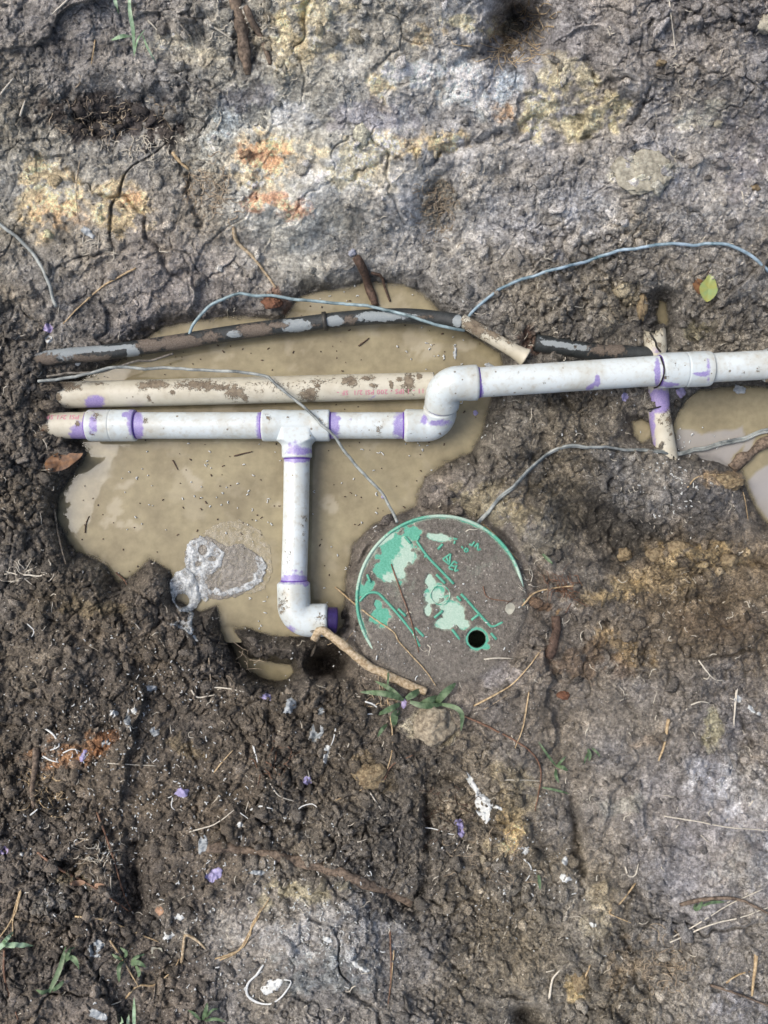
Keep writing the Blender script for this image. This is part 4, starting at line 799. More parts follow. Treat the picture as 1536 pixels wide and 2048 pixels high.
stick('root', [(345,305),(358,322),(378,340)], .0035, M['straw'], 'short ochre root stub sticking out of the upper bank', 'root')
stick('root', [(466,452),(473,482),(500,508),(525,538),(552,575)], .0036, M['paleroot'], 'tan root with bent top above the black pipe', 'root')
stick('root', [(628,1280),(645,1262),(690,1294),(735,1330),(800,1362),(852,1384)], .0078, M['paleroot'], 'thick pale root lying between the bottom elbow and weeds', 'root', taper=.1, wob=.5, seg=12, zs=[.070,.073,.078,.080,.082,.082],
      twigs=[([(643,1262),(655,1250),(664,1247)],.002),([(690,1290),(700,1272),(706,1265)],.0012),([(640,1275),(626,1276),(622,1280)],.0035),([(655,1290),(670,1283)],.001)])
stick('root', [(415,1693),(470,1698),(520,1705),(600,1722),(680,1745),(740,1772),(822,1805)], .0095, M['bark'], 'long brown root half buried in the lower middle soil', 'root', wob=1.1, seg=16, taper=.3, lift=-.007)
stick('root', [(1465,938),(1488,915),(1515,897),(1560,868),(1640,830)], .0110, M['bark'], 'slimy brown root ridge across the right puddle', 'root', wob=1.1, seg=16, lift=-.003)
stick('root', [(1112,1232),(1113,1255),(1106,1290),(1098,1312)], .0088, M['darkroot'], 'dark horn shaped root stub right of the green lid', 'root', taper=-.1, wob=.3, seg=14, lift=-.006)
stick('stick', [(72,1495),(69,1545),(64,1580),(68,1615)], .0058, M['bark'], 'upright brown stick near left edge below the pool', 'stick', wob=.5)
SM = [ # straws, needles and thin roots, each its own
 ([(272,536),(210,570),(165,608),(126,648)],.0020,'straw','pale straw leaning on the bank above the black pipe','straw'),
 ([(670,1174),(735,1228),(785,1262),(800,1285),(850,1340),(872,1372)],.0016,'straw','tan stem lying diagonally over left half of lid','straw'),
 ([(783,1128),(797,1170),(820,1235),(838,1305)],.0015,'redtwig','thin brown stem down the middle of the lid','straw'),
 ([(948,1412),(1020,1372),(1058,1332),(1082,1300)],.0018,'straw','pale straw below the lid pointing to upper right','straw'),
 ([(968,1318),(1000,1316),(1026,1317)],.0014,'whiteroot','small white straw just under the lid hole','straw'),
 ([(966,1172),(976,1195),(1020,1203)],.0011,'redtwig','forked brown needle on the right part of lid','needle'),
 ([(194,1625),(225,1710),(245,1780),(263,1822)],.0019,'redtwig','red brown needle slanting over dark gap at lower left','needle'),
 ([(75,1705),(120,1738),(180,1770),(258,1822)],.0022,'redtwig','long red brown twig meeting the needle at lower left','twig'),
 ([(150,1833),(200,1838),(250,1856),(318,1884)],.0018,'straw','tan straw with red end in the lower left soil','straw'),
 ([(42,1780),(28,1832),(-4,1880)],.0020,'straw','pale straw at the left edge leaning left','straw'),
 ([(40,1782),(27,1830),(26,1885)],.0018,'straw','pale straw at the left edge hanging straight','straw'),
 ([(8,1898),(10,1960),(36,2040)],.0020,'redtwig','bent brown straw in the lower left corner','straw'),
 ([(220,1880),(244,1918),(276,1972)],.0018,'straw','tan straw joining the weeds at lower left','straw'),
 ([(252,1996),(276,1972),(310,1970),(346,1940),(358,1918)],.0020,'straw','bent tan straw lying among the lower left weeds','straw'),
 ([(363,1925),(368,1890),(372,1870),(395,1882),(412,1898)],.0030,'paleroot','hook shaped pale root in the lower left soil','root'),
 ([(440,1920),(478,1900),(500,1862),(520,1828)],.0017,'straw','curved straw left of the grey trodden patch','straw'),
 ([(430,1918),(484,1896),(506,1852),(522,1815)],.0015,'straw','second curved straw hugging the one by the trodden patch','straw'),
 ([(500,1872),(506,1845),(530,1810),(540,1796)],.0016,'straw','short pale straw on edge of the trodden patch','straw'),
 ([(775,1400),(783,1450),(784,1500),(770,1556)],.0016,'straw','curved straw hanging from weeds past the pale clod','straw'),
 ([(768,1560),(785,1530),(826,1510)],.0013,'redtwig','orange brown needle curving below the weeds','needle'),
 ([(920,1428),(1000,1465),(1060,1502),(1082,1545),(1070,1622)],.0019,'redtwig','long red brown stem bending down right of pale clod','needle'),
 ([(1058,1384),(1047,1450),(1030,1497)],.0016,'straw','thin tan straw standing below right of the lid','straw'),
 ([(1337,1438),(1331,1480),(1317,1522)],.0030,'straw','golden dry grass blade in lower right soil','straw'),
 ([(1474,1376),(1470,1412),(1468,1452)],.0022,'whiteroot','whitish straw upright near the right edge','straw'),
 ([(1397,1320),(1425,1356),(1448,1361)],.0014,'whiteroot','thin bent white root near the right edge above whitish straw','root'),
 ([(1382,1410),(1400,1403),(1420,1406)],.0015,'whiteroot','small arched white root left of whitish straw','root'),
 ([(1328,1632),(1390,1642),(1460,1655),(1545,1662)],.0013,'whiteroot','long fine white root line near right edge','root'),
 ([(1000,1560),(1045,1560),(1083,1562)],.0012,'whiteroot','short fine white root level with the big white flake','root'),
 ([(1340,1885),(1420,1850),(1480,1835),(1545,1812)],.0014,'whiteroot','white root line rising to lower right edge','root'),
 ([(1344,1875),(1400,1845),(1460,1808),(1525,1778)],.0012,'whiteroot','thinner white root crossing above the rising one','root'),
 ([(1360,1810),(1420,1797),(1480,1800),(1540,1828)],.0036,'bark','curved brown twig near lower right edge','twig'),
 ([(1513,1905),(1509,1950),(1503,1992)],.0034,'straw','upright tan stick in lower right corner','stick'),
 ([(1420,1970),(1480,1990),(1545,2015)],.0026,'bark','brown stick lying in lower right corner','stick'),
 ([(1452,1966),(1475,1950),(1500,1943)],.0018,'straw','short bent straw left of the upright tan stick','straw'),
 ([(1250,1733),(1257,1752),(1270,1751),(1277,1728)],.0016,'whiteroot','white u shaped root in lower right soil','root'),
 ([(1271,1766),(1240,1808),(1219,1826),(1262,1846)],.0016,'straw','zigzag straw under the u shaped root','straw'),
 ([(1044,1212),(1070,1186),(1110,1176),(1166,1170)],.0018,'straw','tan root leaving the right edge of lid','root'),
 ([(1375,975),(1398,953),(1460,952),(1485,982),(1497,1042)],.0012,'straw','fine root arching over mound beside right puddle','root'),
 ([(965,1048),(985,1065),(1012,1095),(1038,1120)],.0015,'straw','thin straw along the upper right rim of lid','straw'),
 ([(968,1420),(1030,1380)],.0010,'hair','faint rootlet below the lid straw','root'),
 ([(1338,0),(1345,55),(1352,108)],.0012,'whiteroot','fine pale root hanging at top right of bank','root'),
 ([(135,0),(105,28)],.0016,'whiteroot','short white root at the top left edge','root'),
 ([(0,190),(14,172),(28,156)],.0018,'whiteroot','short pale straw at left edge of upper bank','straw'),
 ([(190,80),(183,128)],.0014,'straw','small yellow straw left of grass on bank','straw'),
 ([(420,50),(465,78)],.0018,'whiteroot','short white root left of the thick roots','root'),
 ([(296,40),(320,66)],.0016,'whiteroot','short pale stick right of grass on bank','stick'),
 ([(40,232),(50,200)],.0022,'whiteroot','stubby pale root in the dark hollow at left','root'),
 ([(430,262),(443,235),(430,210)],.0014,'whiteroot','thin pale root right of dark hollow','root'),
 ([(160,320),(152,380),(157,445)],.0010,'hair','long hair root down the left bank','root'),
 ([(375,1395),(372,1330)],.0,'hair','skip','root'),
 ([(411,1375),(450,1376),(488,1384)],.0016,'whiteroot','straight white root below the lower pool','root'),
 ([(382,1380),(396,1395),(430,1390)],.0017,'whiteroot','bent white root left of the straight white root','root'),
 ([(418,1316),(421,1365)],.0013,'hair','short upright rootlet left of lower pool','root'),
 ([(210,1526),(260,1529),(312,1532)],.0010,'whiteroot','hair thin white root across brown soil at left','root'),
 ([(428,1545),(448,1520),(466,1500)],.0015,'straw','small straw pointing up right in lower left middle','straw'),
 ([(378,1664),(430,1648),(468,1620)],.0014,'whiteroot','white root curving up in the lower left middle','root'),
 ([(534,1556),(556,1590),(590,1603)],.0015,'whiteroot','grey white root left of purple dot','root'),
 ([(672,1600),(705,1587),(728,1578)],.0014,'straw','short straw right of the purple dot','straw'),
 ([(738,1583),(762,1618)],.0016,'whiteroot','small white straw in the centre of lower soil','straw'),
 ([(88,1455),(108,1470),(118,1492),(100,1500)],.0020,'white','white plastic curl at left beside rusty soil','shaving'),
 ([(40,1150),(58,1150),(78,1152),(100,1144)],.0018,'whiteroot','pale branched root at left edge beside the pool','root'),
 ([(8,1142),(40,1152),(70,1174)],.0012,'whiteroot','thin root under the branched root at left edge','root'),
 ([(108,1018),(118,1080),(132,1128)],.0020,'hair','fibre along the left shore of the pool','root'),
 ([(780,1860),(782,1950),(776,2010)],.0015,'redtwig','upright red needle right of the trodden patch','needle'),
 ([(788,1900),(780,1990)],.0013,'straw','thin straw beside the upright red needle','straw'),
 ([(150,1690),(185,1670)],.0010,'hair','tiny hair root in lower left','root'),
 ([(0,1150),(22,1146)],.0013,'whiteroot','root tip at the very left edge','root'),
 ([(232,1145),(248,1160),(255,1172)],.0018,'redtwig','red brown needle on the lower left shore of pool','needle'),
 ([(1158,1985),(1172,1950),(1180,1930)],.0022,'straw','short straw beside ochre clod at bottom','straw'),
 ([(1098,2000),(1105,1960),(1120,1940)],.0024,'whiteroot','pale root left of ochre clod at bottom','root'),
 ([(170,1066),(172,1046),(178,1032)],.0012,'darkroot','dark curved needle floating on left of pool','needle'),
 ([(345,920),(356,940)],.0012,'darkroot','small dark needle floating below the left pipe','needle'),
 ([(468,912),(505,903)],.0015,'darkroot','dark needle floating left of the branch pipe','needle'),
 ([(717,692),(738,676)],.0015,'darkroot','dark needle floating between black and cream pipes','needle'),
 ([(1180,1020),(1182,1020.5)],.0,'hair','skip','root')]
nm = {'wire': 'wire', 'straw': 'straw', 'needle': 'pine_needle', 'twig': 'twig', 'stick': 'stick', 'root': 'thin_root', 'shaving': 'plastic_shaving'}
for pts, r, mat, label, cat in SM:
    if label != 'skip': stick(nm[cat], pts, r, M[mat], label, cat, lift=.0012, wob=.2)
# clusters of fine rootlets
def hairs(cx, cy, rx, ry, n, label, seed, L=26, mat='hair', r=.0006, dirn=None, lift=.003):
    rs = np.random.RandomState(seed); mb = MB()
    for i in range(n):
        x = cx + rs.randn() * rx * .55; y = cy + rs.randn() * ry * .55; a = rs.rand() * 6.283 if dirn is None else R(dirn) + rs.randn() * .7
        pts = [(x, y)]
        for k in range(4):
            a += rs.randn() * .65; x += math.cos(a) * L / 4 * (.5 + rs.rand()); y += math.sin(a) * L / 4 * (.5 + rs.rand()); pts.append((x, y))
        p = spline(pts, 9); z = np.maximum(H(p[:, 0], p[:, 1]), 0) + .0006 + lift * np.sin(np.linspace(0, 3.1, 9)) * rs.rand() 
        mb.add(*sweep(np.array([P(a_, b_, c_) for a_, b_, c_ in zip(p[:, 0], p[:, 1], z)]), np.linspace(r * 1.3, r * .5, 9) * (.7 + .8 * rs.rand()), 5))
    return tag(mb.build('root_tuft', M[mat]), label, 'roots', 'tufts of fine roots in the soil')
for a in [(230,235,110,40,90,'mat of fine roots in the dark hollow of left bank',11),(285,300,60,40,50,'tangle of pale rootlets under the dark hollow',12,22,'whiteroot'),(420,370,50,60,60,'brown root tuft hanging on bank left of orange stain',13,34,'hair',.0007,60),
          (455,50,40,40,22,'white rootlets left of the thick root at top',14,26,'whiteroot'),(520,60,26,40,18,'rootlets between the two roots at top',15,26,'whiteroot'),(1070,25,34,34,26,'rootlets at the top edge above black hollow',16,30,'paleroot'),
          (1035,95,60,22,46,'fan of fine roots over the black hollow at top',17,44,'paleroot',.0008,160),(880,410,36,44,150,'dark mossy patch of short rootlets on bank',18,16,'hair',.0005),(205,485,30,20,18,'pale rootlets on lower left bank',19,26,'whiteroot'),
          (40,1145,34,24,16,'rootlets at left edge beside the pool',20,30,'whiteroot'),(95,1575,50,36,44,'tan root tuft beside upright stick',21,34,'straw'),(195,1720,34,36,34,'white root tuft at lower left',22,30,'whiteroot'),
          (1130,1180,40,22,34,'brown rootlets right of the lid',23,36,'redtwig'),(980,1720,70,40,34,'tangled rootlets in lower middle clods',24,34,'hair'),(1330,1930,60,70,50,'root mat in bottom right soil',25,34,'hair'),
          (770,1400,30,24,14,'fine roots under the weeds below lid',26,28,'paleroot'),(880,1620,50,60,18,'thin dark rootlets left of the big white flake',27,44,'darkroot'),(550,1510,40,40,18,'reddish rootlets in the lower middle soil',28,26,'redtwig'),
          (480,1310,40,36,14,'fine roots on the mound in lower pool',29,34,'hair'),(1060,1160,14,30,10,'white rootlets at right rim of the lid',30,22,'whiteroot')]:
    hairs(*a)

# ------------------------------------------------------------------ leaves and weeds
def blade(mb, pts, w, lift=.004, arch=.012, fold=.25, z0=0):
    n = 16; p = spline(pts, n); z = np.maximum(H(p[:, 0], p[:, 1]), 0); z = np.maximum(z, np.linspace(z[0], z[-1], n)) + .0015 + lift + arch * np.sin(np.linspace(0, math.pi, n)) + z0
    C = np.array([P(a, b, c) for a, b, c in zip(p[:, 0], p[:, 1], z)]); T = np.gradient(C, axis=0); T /= np.linalg.norm(T, axis=1)[:, None]
    Sd = np.cross(T, [0, 0, 1]); Sd /= np.maximum(np.linalg.norm(Sd, axis=1), 1e-6)[:, None]
    ww = w * np.sin(np.clip(np.linspace(.12, 1.0, n), 0, 1) * math.pi) ** .6; ww[-1] = w * .03
    mid = C - np.array([0, 0, 1]) * (ww * fold)[:, None]
    V = np.stack([C - Sd * ww[:, None], mid, C + Sd * ww[:, None]], 1).reshape(-1, 3); F = grid_faces(n, 3); k = len(V)
    V2 = V - [0, 0, .0003]; mb.add(np.vstack([V, V2]), [F, F[:, ::-1] + k])
def weed(name, blades, mat, label, group=None, arch=.012, stems=()):
    """blades: points and half width in px; every blade its own part"""
    b0 = blades[0][0][0]; root = empty(name, P(b0[0], b0[1], float(max(H(*b0), 0))), label, 'weed', group)
    for pts, w in blades:
        mb = MB(); blade(mb, pts, w * S * .78, arch=arch); mb.build('blade', M[mat], root)
    return root
weed('grass_tuft', [([(258,-10),(260,25),(266,62),(268,112)],4.5),([(262,72),(245,72),(222,80)],5),([(268,112),(275,80),(290,58)],2.2),([(285,70),(295,95),(312,126)],2.2),([(228,-10),(232,10),(238,28)],4)], 'palegrass', 'pale green grass blades on the bank at top left')
weed('weed', [([(808,1400),(772,1388),(720,1384)],7),([(806,1400),(780,1378),(750,1362)],5.5),([(812,1398),(828,1388),(844,1378)],8),([(838,1412),(858,1402),(880,1392)],9),([(872,1408),(888,1388),(912,1366)],9),
              ([(880,1408),(910,1415),(924,1430),(922,1462)],6),([(800,1408),(780,1418),(755,1430)],7),([(800,1425),(790,1430),(788,1455)],9),([(775,1448),(765,1458),(755,1474)],4.5),([(776,1340),(776,1362),(772,1388)],2.5),([(820,1404),(850,1412),(890,1408)],7)],
     'grass', 'leafy green weed lying on the mud just below lid')
weed('weed', [([(1112,1532),(1095,1510),(1076,1482)],3),([(1112,1532),(1125,1535),(1136,1542)],5),([(1112,1534),(1125,1520),(1132,1512)],3),([(1112,1538),(1112,1552),(1118,1566)],4),([(1085,1575),(1110,1580),(1140,1588)],3)], 'grass', 'small green weed in soil right of middle', arch=.006)
weed('weed', [([(1176,1498),(1180,1510),(1178,1522)],4),([(1184,1496),(1195,1506),(1200,1514)],2.5),([(1180,1500),(1172,1515),(1168,1528)],2.5)], 'grass', 'tiny dark weed right of the small green weed', arch=.005)
weed('weed', [([(98,1985),(112,1955),(122,1930),(132,1890)],6),([(122,1930),(140,1915),(158,1935)],5),([(128,1925),(140,1900),(150,1895)],4),([(100,1980),(85,1985),(72,1980)],5),([(105,1982),(120,1970),(128,1960)],5),([(140,1910),(152,1918),(158,1940)],3)], 'grass', 'muddy green weed near the lower left corner', arch=.007)
weed('weed', [([(245,1920),(232,1914),(224,1908)],4),([(248,1922),(238,1935),(238,1965)],5),([(262,1930),(275,1925),(292,1935)],6),([(262,1925),(272,1915),(290,1908)],4),([(250,1915),(252,1905),(240,1895)],4),([(270,1930),(278,1945),(276,1955)],5)], 'grass', 'small weed beside bent straw at lower left', arch=.006)
weed('grass_tuft', [([(0,1895),(12,1880),(28,1862)],5),([(8,1892),(35,1890),(68,1892)],7),([(-10,1905),(5,1890),(25,1885)],6)], 'palegrass', 'pale grass blades at left edge near bottom')
weed('grass_tuft', [([(268,2060),(268,2030),(268,1995)],4),([(243,2060),(243,2040),(241,2028)],4.5),([(255,2060),(256,2040),(258,2022)],3.5)], 'palegrass', 'grass blades poking up at bottom edge left')
weed('weed', [([(400,2040),(388,2028),(375,2020)],4),([(405,2040),(412,2020),(414,2005)],5),([(410,2042),(430,2038),(452,2044)],4),([(412,2035),(425,2020),(440,2018)],3)], 'grass', 'low green weed at bottom edge left of middle', arch=.006)
weed('weed', [([(1392,1822),(1400,1812),(1406,1802)],5),([(1405,1812),(1425,1805),(1450,1804)],4),([(1392,1822),(1390,1814),(1395,1808)],4)], 'grass', 'small green weed under curved brown twig', arch=.004)
weed('grass_tuft', [([(1085,1108),(1095,1118),(1106,1128)],4)], 'grass', 'single green blade right of the lid', arch=.003)
weed('grass_tuft', [([(1077,1750),(1079,1765),(1080,1780)],4)], 'grass', 'single green blade in lower middle clods', arch=.003)
def leaf(name, cx, cy, rx, ry, ang, mat, label, seed=1, jag=.08, lift=.003, stalk=True, cat='leaf'):
    rs = np.random.RandomState(seed); n = 28; q = np.arange(n) * 2 * math.pi / n; rr = 1 + jag * np.interp(q, np.linspace(0, 6.283, 9), np.append(rs.randn(8), 0))
    ux_, uy_ = rx * np.cos(q) * rr * (.75 + .25 * np.abs(np.cos(q))), ry * np.sin(q) * rr; c, s = math.cos(R(ang)), math.sin(R(ang))
    V = []; base = max(float(H(cx, cy)), 0) + lift
    for f in (0.02, .35, .7, 1):
        for a, b in zip(ux_ * f, uy_ * f):
            x, y = cx + a * c - b * s, cy + a * s + b * c
            z = max(base, float(H(x, y)) + .0008) + .10 * S * abs(a) + .0012 * math.sin(b * .3 + seed)
            V.append(P(x, y, z))
    V = np.array(V); F = grid_faces(4, n, True); k = len(V); mb = MB(); mb.add(np.vstack([V, V - [0, 0, .0004]]), [F, F[:, ::-1] + k])
    root = empty(name, tuple(V.mean(0)), label, cat); mb.build('leaf_blade', M[mat], root)
    if stalk:
        V, Fs = sweep(np.array([P(cx - ry * 1.0 * -s * -1, cy - ry * c, base + .002), P(cx + s * ry * 1.0 + s * 12, cy - c * ry - c * 14, base + .003)]), .0007, 6); part('stalk', V, merge(Fs), M['darkroot'], root)
    return root
leaf('leaf', 1417, 577, 17, 28, 8, 'leaf', 'oval green leaf lying on clods at right', lift=.010)
leaf('leaf', 1398, 570, 12, 14, 0, 'deadleaf', 'brown scrap of leaf tucked beside the green leaf', 5, .15, .002, False)
leaf('leaf', 122, 922, 38, 18, -20, 'deadleaf', 'wet brown leaf at left shore under the pipe', 7, .14, .002, False)
leaf('leaf', 1018, 1218, 10, 11, 30, 'greyleaf', 'small pale leaf scrap on the lid', 8, .12, .001)
leaf('leaf', 155, 1766, 16, 7, -5, 'tanleaf', 'tan leaf scrap left of the twig fork', 9, .15, .002, False)
leaf('leaf', 200, 1776, 12, 10, 40, 'tanleaf', 'pinkish leaf scrap under the red brown twig', 10, .12, .002, False)
leaf('leaf', 318, 1822, 8, 10, 0, 'tanleaf', 'small orange leaf scrap right of twig fork', 11, .12, .002, False)
leaf('leaf', 312, 1905, 12, 14, 50, 'greyleaf', 'pale triangular leaf scrap among lower left weeds', 12, .2, .002, False)

# ------------------------------------------------------------------ stones
def rock(cx, cy, rx, ry, hz, mat, label, seed, name='stone', sink=.35, cat='stone'):
    rs = np.random.RandomState(seed); nl, nc = 26, 40; u = np.linspace(0.01, math.pi - .01, nl)[:, None]; v = np.linspace(0, 2 * math.pi, nc, endpoint=False)[None]
    X = np.sin(u) * np.cos(v); Y = np.sin(u) * np.sin(v); Z = np.cos(u) * np.ones_like(v)
    o1 = rs.rand() * 50
    k = 1 + .50 * (fbm(X * 1.3 + o1 + Z, Y * 1.3 + Z, 1.0, 3, seed)) + .22 * fbm(X * 5 + o1, Y * 5 + Z * 4, 1, 3, seed + 3)
    z0 = max(float(H(cx, cy)), 0); c = np.array(P(cx, cy, z0 + hz * (1 - 2 * sink) * .6)); kk = (CAMH - z0) / CAMH * S
    V = np.stack([c[0] + X * k * rx * kk, c[1] + Y * k * ry * kk, c[2] + Z * k * hz], -1).reshape(-1, 3)
    o = mesh_np(name, V, grid_faces(nl, nc, True)[:, ::-1], M[mat])
    if mat == 'soil': fattr(o, 'Col', np.tile(hexlin('7a7267'), (len(V), 1)), 'FLOAT_COLOR'); fattr(o, 'Wet', np.full(len(V), .3)); fattr(o, 'Clod', np.full(len(V), .8))
    return tag(o, label, cat)
rock(1290, 343, 52, 40, .0055, 'stone', 'large flat pale stone set in the upper right bank', 3)
rock(1532, 48, 20, 18, .014, 'stone', 'whitish stone at top right edge', 4)
rock(868, 1452, 42, 36, .022, 'paleclod', 'round pale clod right under the weeds', 5, sink=.4)
rock(705, 506, 8, 7, .006, 'bluestone', 'small blue grey pebble above the dark root', 6, 'pebble', cat='pebble')
rock(1511, 376, 9, 7, .005, 'tanstone', 'tan pebble near right edge of bank', 7, 'pebble', cat='pebble')
rock(1437, 248, 9, 7, .005, 'stone', 'pale pebble up the right bank', 8, 'pebble', cat='pebble')
rock(1456, 964, 36, 15, .014, 'tanstone', 'tan clod on the mound left of right puddle', 9, 'clod', cat='clod')
rock(1283, 612, 12, 28, .009, 'tanstone', 'yellow tan chip in hollow above upper coupling', 10, 'clod', cat='clod')
rock(1322, 126, 10, 7, .006, 'tanstone', 'small tan stone at top of the right bank', 12, 'pebble', cat='pebble')
rock(545, 604, 22, 14, .010, 'redclod', 'reddish clod at the shore above the black pipe', 11, 'clod', cat='clod')
rock(96, 812, 22, 10, .012, 'soil', 'mud lump over the left end of cream pipe', 31, 'clod', cat='clod')
rock(100, 775, 26, 12, .020, 'soil', 'mud lump on top of the cream pipe left end', 32, 'clod', cat='clod')
rock(78, 838, 14, 12, .016, 'soil', 'mud lump against top of the pipe stub end', 33, 'clod', cat='clod')
rock(84, 872, 14, 9, .012, 'soil', 'mud lump against bottom of the pipe stub end', 34, 'clod', cat='clod')
rock(90, 853, 9, 14, .010, 'redclod', 'small brown clod at the end of pipe stub', 13, 'clod', cat='clod')
rock(1160, 1962, 18, 18, .012, 'tanstone', 'ochre clod near the bottom edge right of middle', 14, 'clod', cat='clod')
rock(1128, 1392, 12, 8, .005, 'redclod', 'small reddish clod right of the weeds', 15, 'clod', cat='clod')
rock(740, 1552, 34, 22, .016, 'tanstone', 'brownish yellow clod left of the needle arc', 16, 'clod', sink=.4, cat='clod')
for i, (cx, cy) in enumerate([(1315,1110),(1360,1095),(1455,1120),(1250,1108)]):
    rock(cx, cy, 24 - 3 * i, 13, .010, 'tanstone', ['sandy yellow clod nearest the hollow right of lid', 'sandy yellow clod in middle of the yellow ridge', 'sandy yellow clod nearest the right edge', 'sandy yellow clod at the left end of ridge'][i], 20 + i, 'clod', cat='clod')

# ------------------------------------------------------------------ glue drips, flakes and the scum on the pool
def sheet(name, poly, mat, label, cat, holes=(), th=.0014, lump=.0012, st=1.5, seed=1, lift=.0012, group=None, wob=3, base=None):
    x0, x1 = min(p[0] for p in poly) - 8, max(p[0] for p in poly) + 8; y0, y1 = min(p[1] for p in poly) - 8, max(p[1] for p in poly) + 8
    X, Y = np.meshgrid(np.arange(x0, x1, st), np.arange(y0, y1, st)); w = wob * fbm(X, Y, 9, 3, seed)
    sd = poly_sd(X + w, Y + w, poly)
    for hx0, hy0, hr0, hr1 in holes: sd = np.maximum(sd, (1 - np.hypot((X - hx0) / hr0, (Y - hy0) / hr1)) * min(hr0, hr1) + w * .4)
    zt = np.maximum(H(X, Y), 0) if base is None else np.full(X.shape, base)
    z = zt + lift + th * np.clip(-sd / 4, -.6, 1) ** 1 + lump * fbm(X, Y, 7, 3, seed + 5)
    keep = sd < 1.2; F = grid_faces(*X.shape); F = F[keep.ravel()[F].all(1)]
    if not len(F): return None
    used = np.unique(F); rem = np.zeros(X.size, int); rem[used] = np.arange(len(used))
    k = (CAMH - z) / CAMH; V = np.stack([(X - 768) * S * k, (1024 - Y) * S * k, z], -1).reshape(-1, 3)[used]; F = rem[F]; n = len(V)
    E = np.sort(np.vstack([F[:, [0, 1]], F[:, [1, 2]], F[:, [2, 3]], F[:, [3, 0]]]), 1); D_ = np.vstack([F[:, [0, 1]], F[:, [1, 2]], F[:, [2, 3]], F[:, [3, 0]]])
    key = E[:, 0] * n + E[:, 1]; _, inv, cnt = np.unique(key, return_inverse=True, return_counts=True); B = D_[cnt[inv] == 1]
    V2 = np.vstack([V, V - [0, 0, max(th, .0008) * 1.3]])
    Fs = np.vstack([F[:, ::-1], F + n, np.stack([B[:, 0], B[:, 1], B[:, 1] + n, B[:, 0] + n], 1)])
    return tag(mesh_np(name, V2, Fs, M[mat]), label, cat, group)
def scum_material(name, c0, c1, a0, a1):
    m, n, l, p = NT(name); out = n['Material Output']; a = noise(n, l, 95, 5, .62); f = noise(n, l, 260, 4, .6)
    l.new(ramp(n, l, f, .3, .7, tuple(hexlin(c0)) + (1,), tuple(hexlin(c1)) + (1,)), p.inputs['Base Color']); p.inputs['Roughness'].default_value = .25
    l.new(ramp(n, l, a, .38, .62, (a0,) * 3 + (1,), (a1,) * 3 + (1,)), p.inputs['Alpha']); bump(n, l, p, a, .003); return m
M['scum'] = scum_material('milky_scum', '7f7b74', '9f9c95', .3, .8); M['glue'] = scum_material('glossy_glue', 'a4abae', 'dde3e6', .15, .95)
M['haze_film'] = scum_material('thin_water_film', 'b5af9c', 'cfc9b8', .0, .5)
sheet('glue_film', [(405,1065),(440,1045),(480,1040),(520,1060),(540,1095),(545,1140),(530,1180),(490,1190),(440,1150),(410,1110)], 'haze_film', 'thin feathery film spreading round grey glue scum', 'film', th=.0002, lump=.0002, seed=31, st=2, lift=.0008, base=0)
sheet('glue_scum', [(368,1110),(385,1080),(412,1070),(438,1085),(452,1092),(485,1088),(515,1110),(532,1125),(530,1150),(512,1170),(470,1195),(440,1200),(405,1195),(385,1165),(375,1135)], 'scum', 'grey scum of glue floating by the lower left shore', 'scum', th=.0006, lump=.0012, seed=33, base=0)
sheet('glue_skin', [(375,1088),(400,1072),(425,1085),(448,1105),(442,1135),(420,1150),(410,1165),(430,1190),(462,1192),(500,1178),(525,1160),(533,1130),(522,1112),(508,1112),(515,1135),(505,1160),(478,1172),(450,1182),(430,1175),(412,1205),(392,1190),(378,1150),(368,1125)],
      'glue', 'wrinkled pale glue skin along edge of the grey scum', 'glue', holes=[(405,1100,9,12),(425,1118,7,6),(395,1128,5,5),(470,1150,30,16)], th=.0010, lump=.0024, seed=35, lift=.0022, base=0)
sheet('glue_ring', [(340,1165),(350,1145),(372,1136),(388,1150),(398,1180),(400,1200),(392,1215),(378,1225),(358,1222),(344,1200)], 'glue', 'pale glue ring with round hole at the shore', 'glue', holes=[(364,1201,15,14)], th=.0030, lump=.0012, seed=37, lift=.005, wob=1.5)
sheet('glue_drip', [(338,1250),(352,1243),(372,1243),(380,1222),(386,1224),(384,1250),(390,1268),(397,1284),(388,1291),(376,1278),(368,1258),(350,1256)], 'glue', 'forked pale glue drip on mud below the glue ring', 'glue', th=.0026, lump=.0016, seed=39)
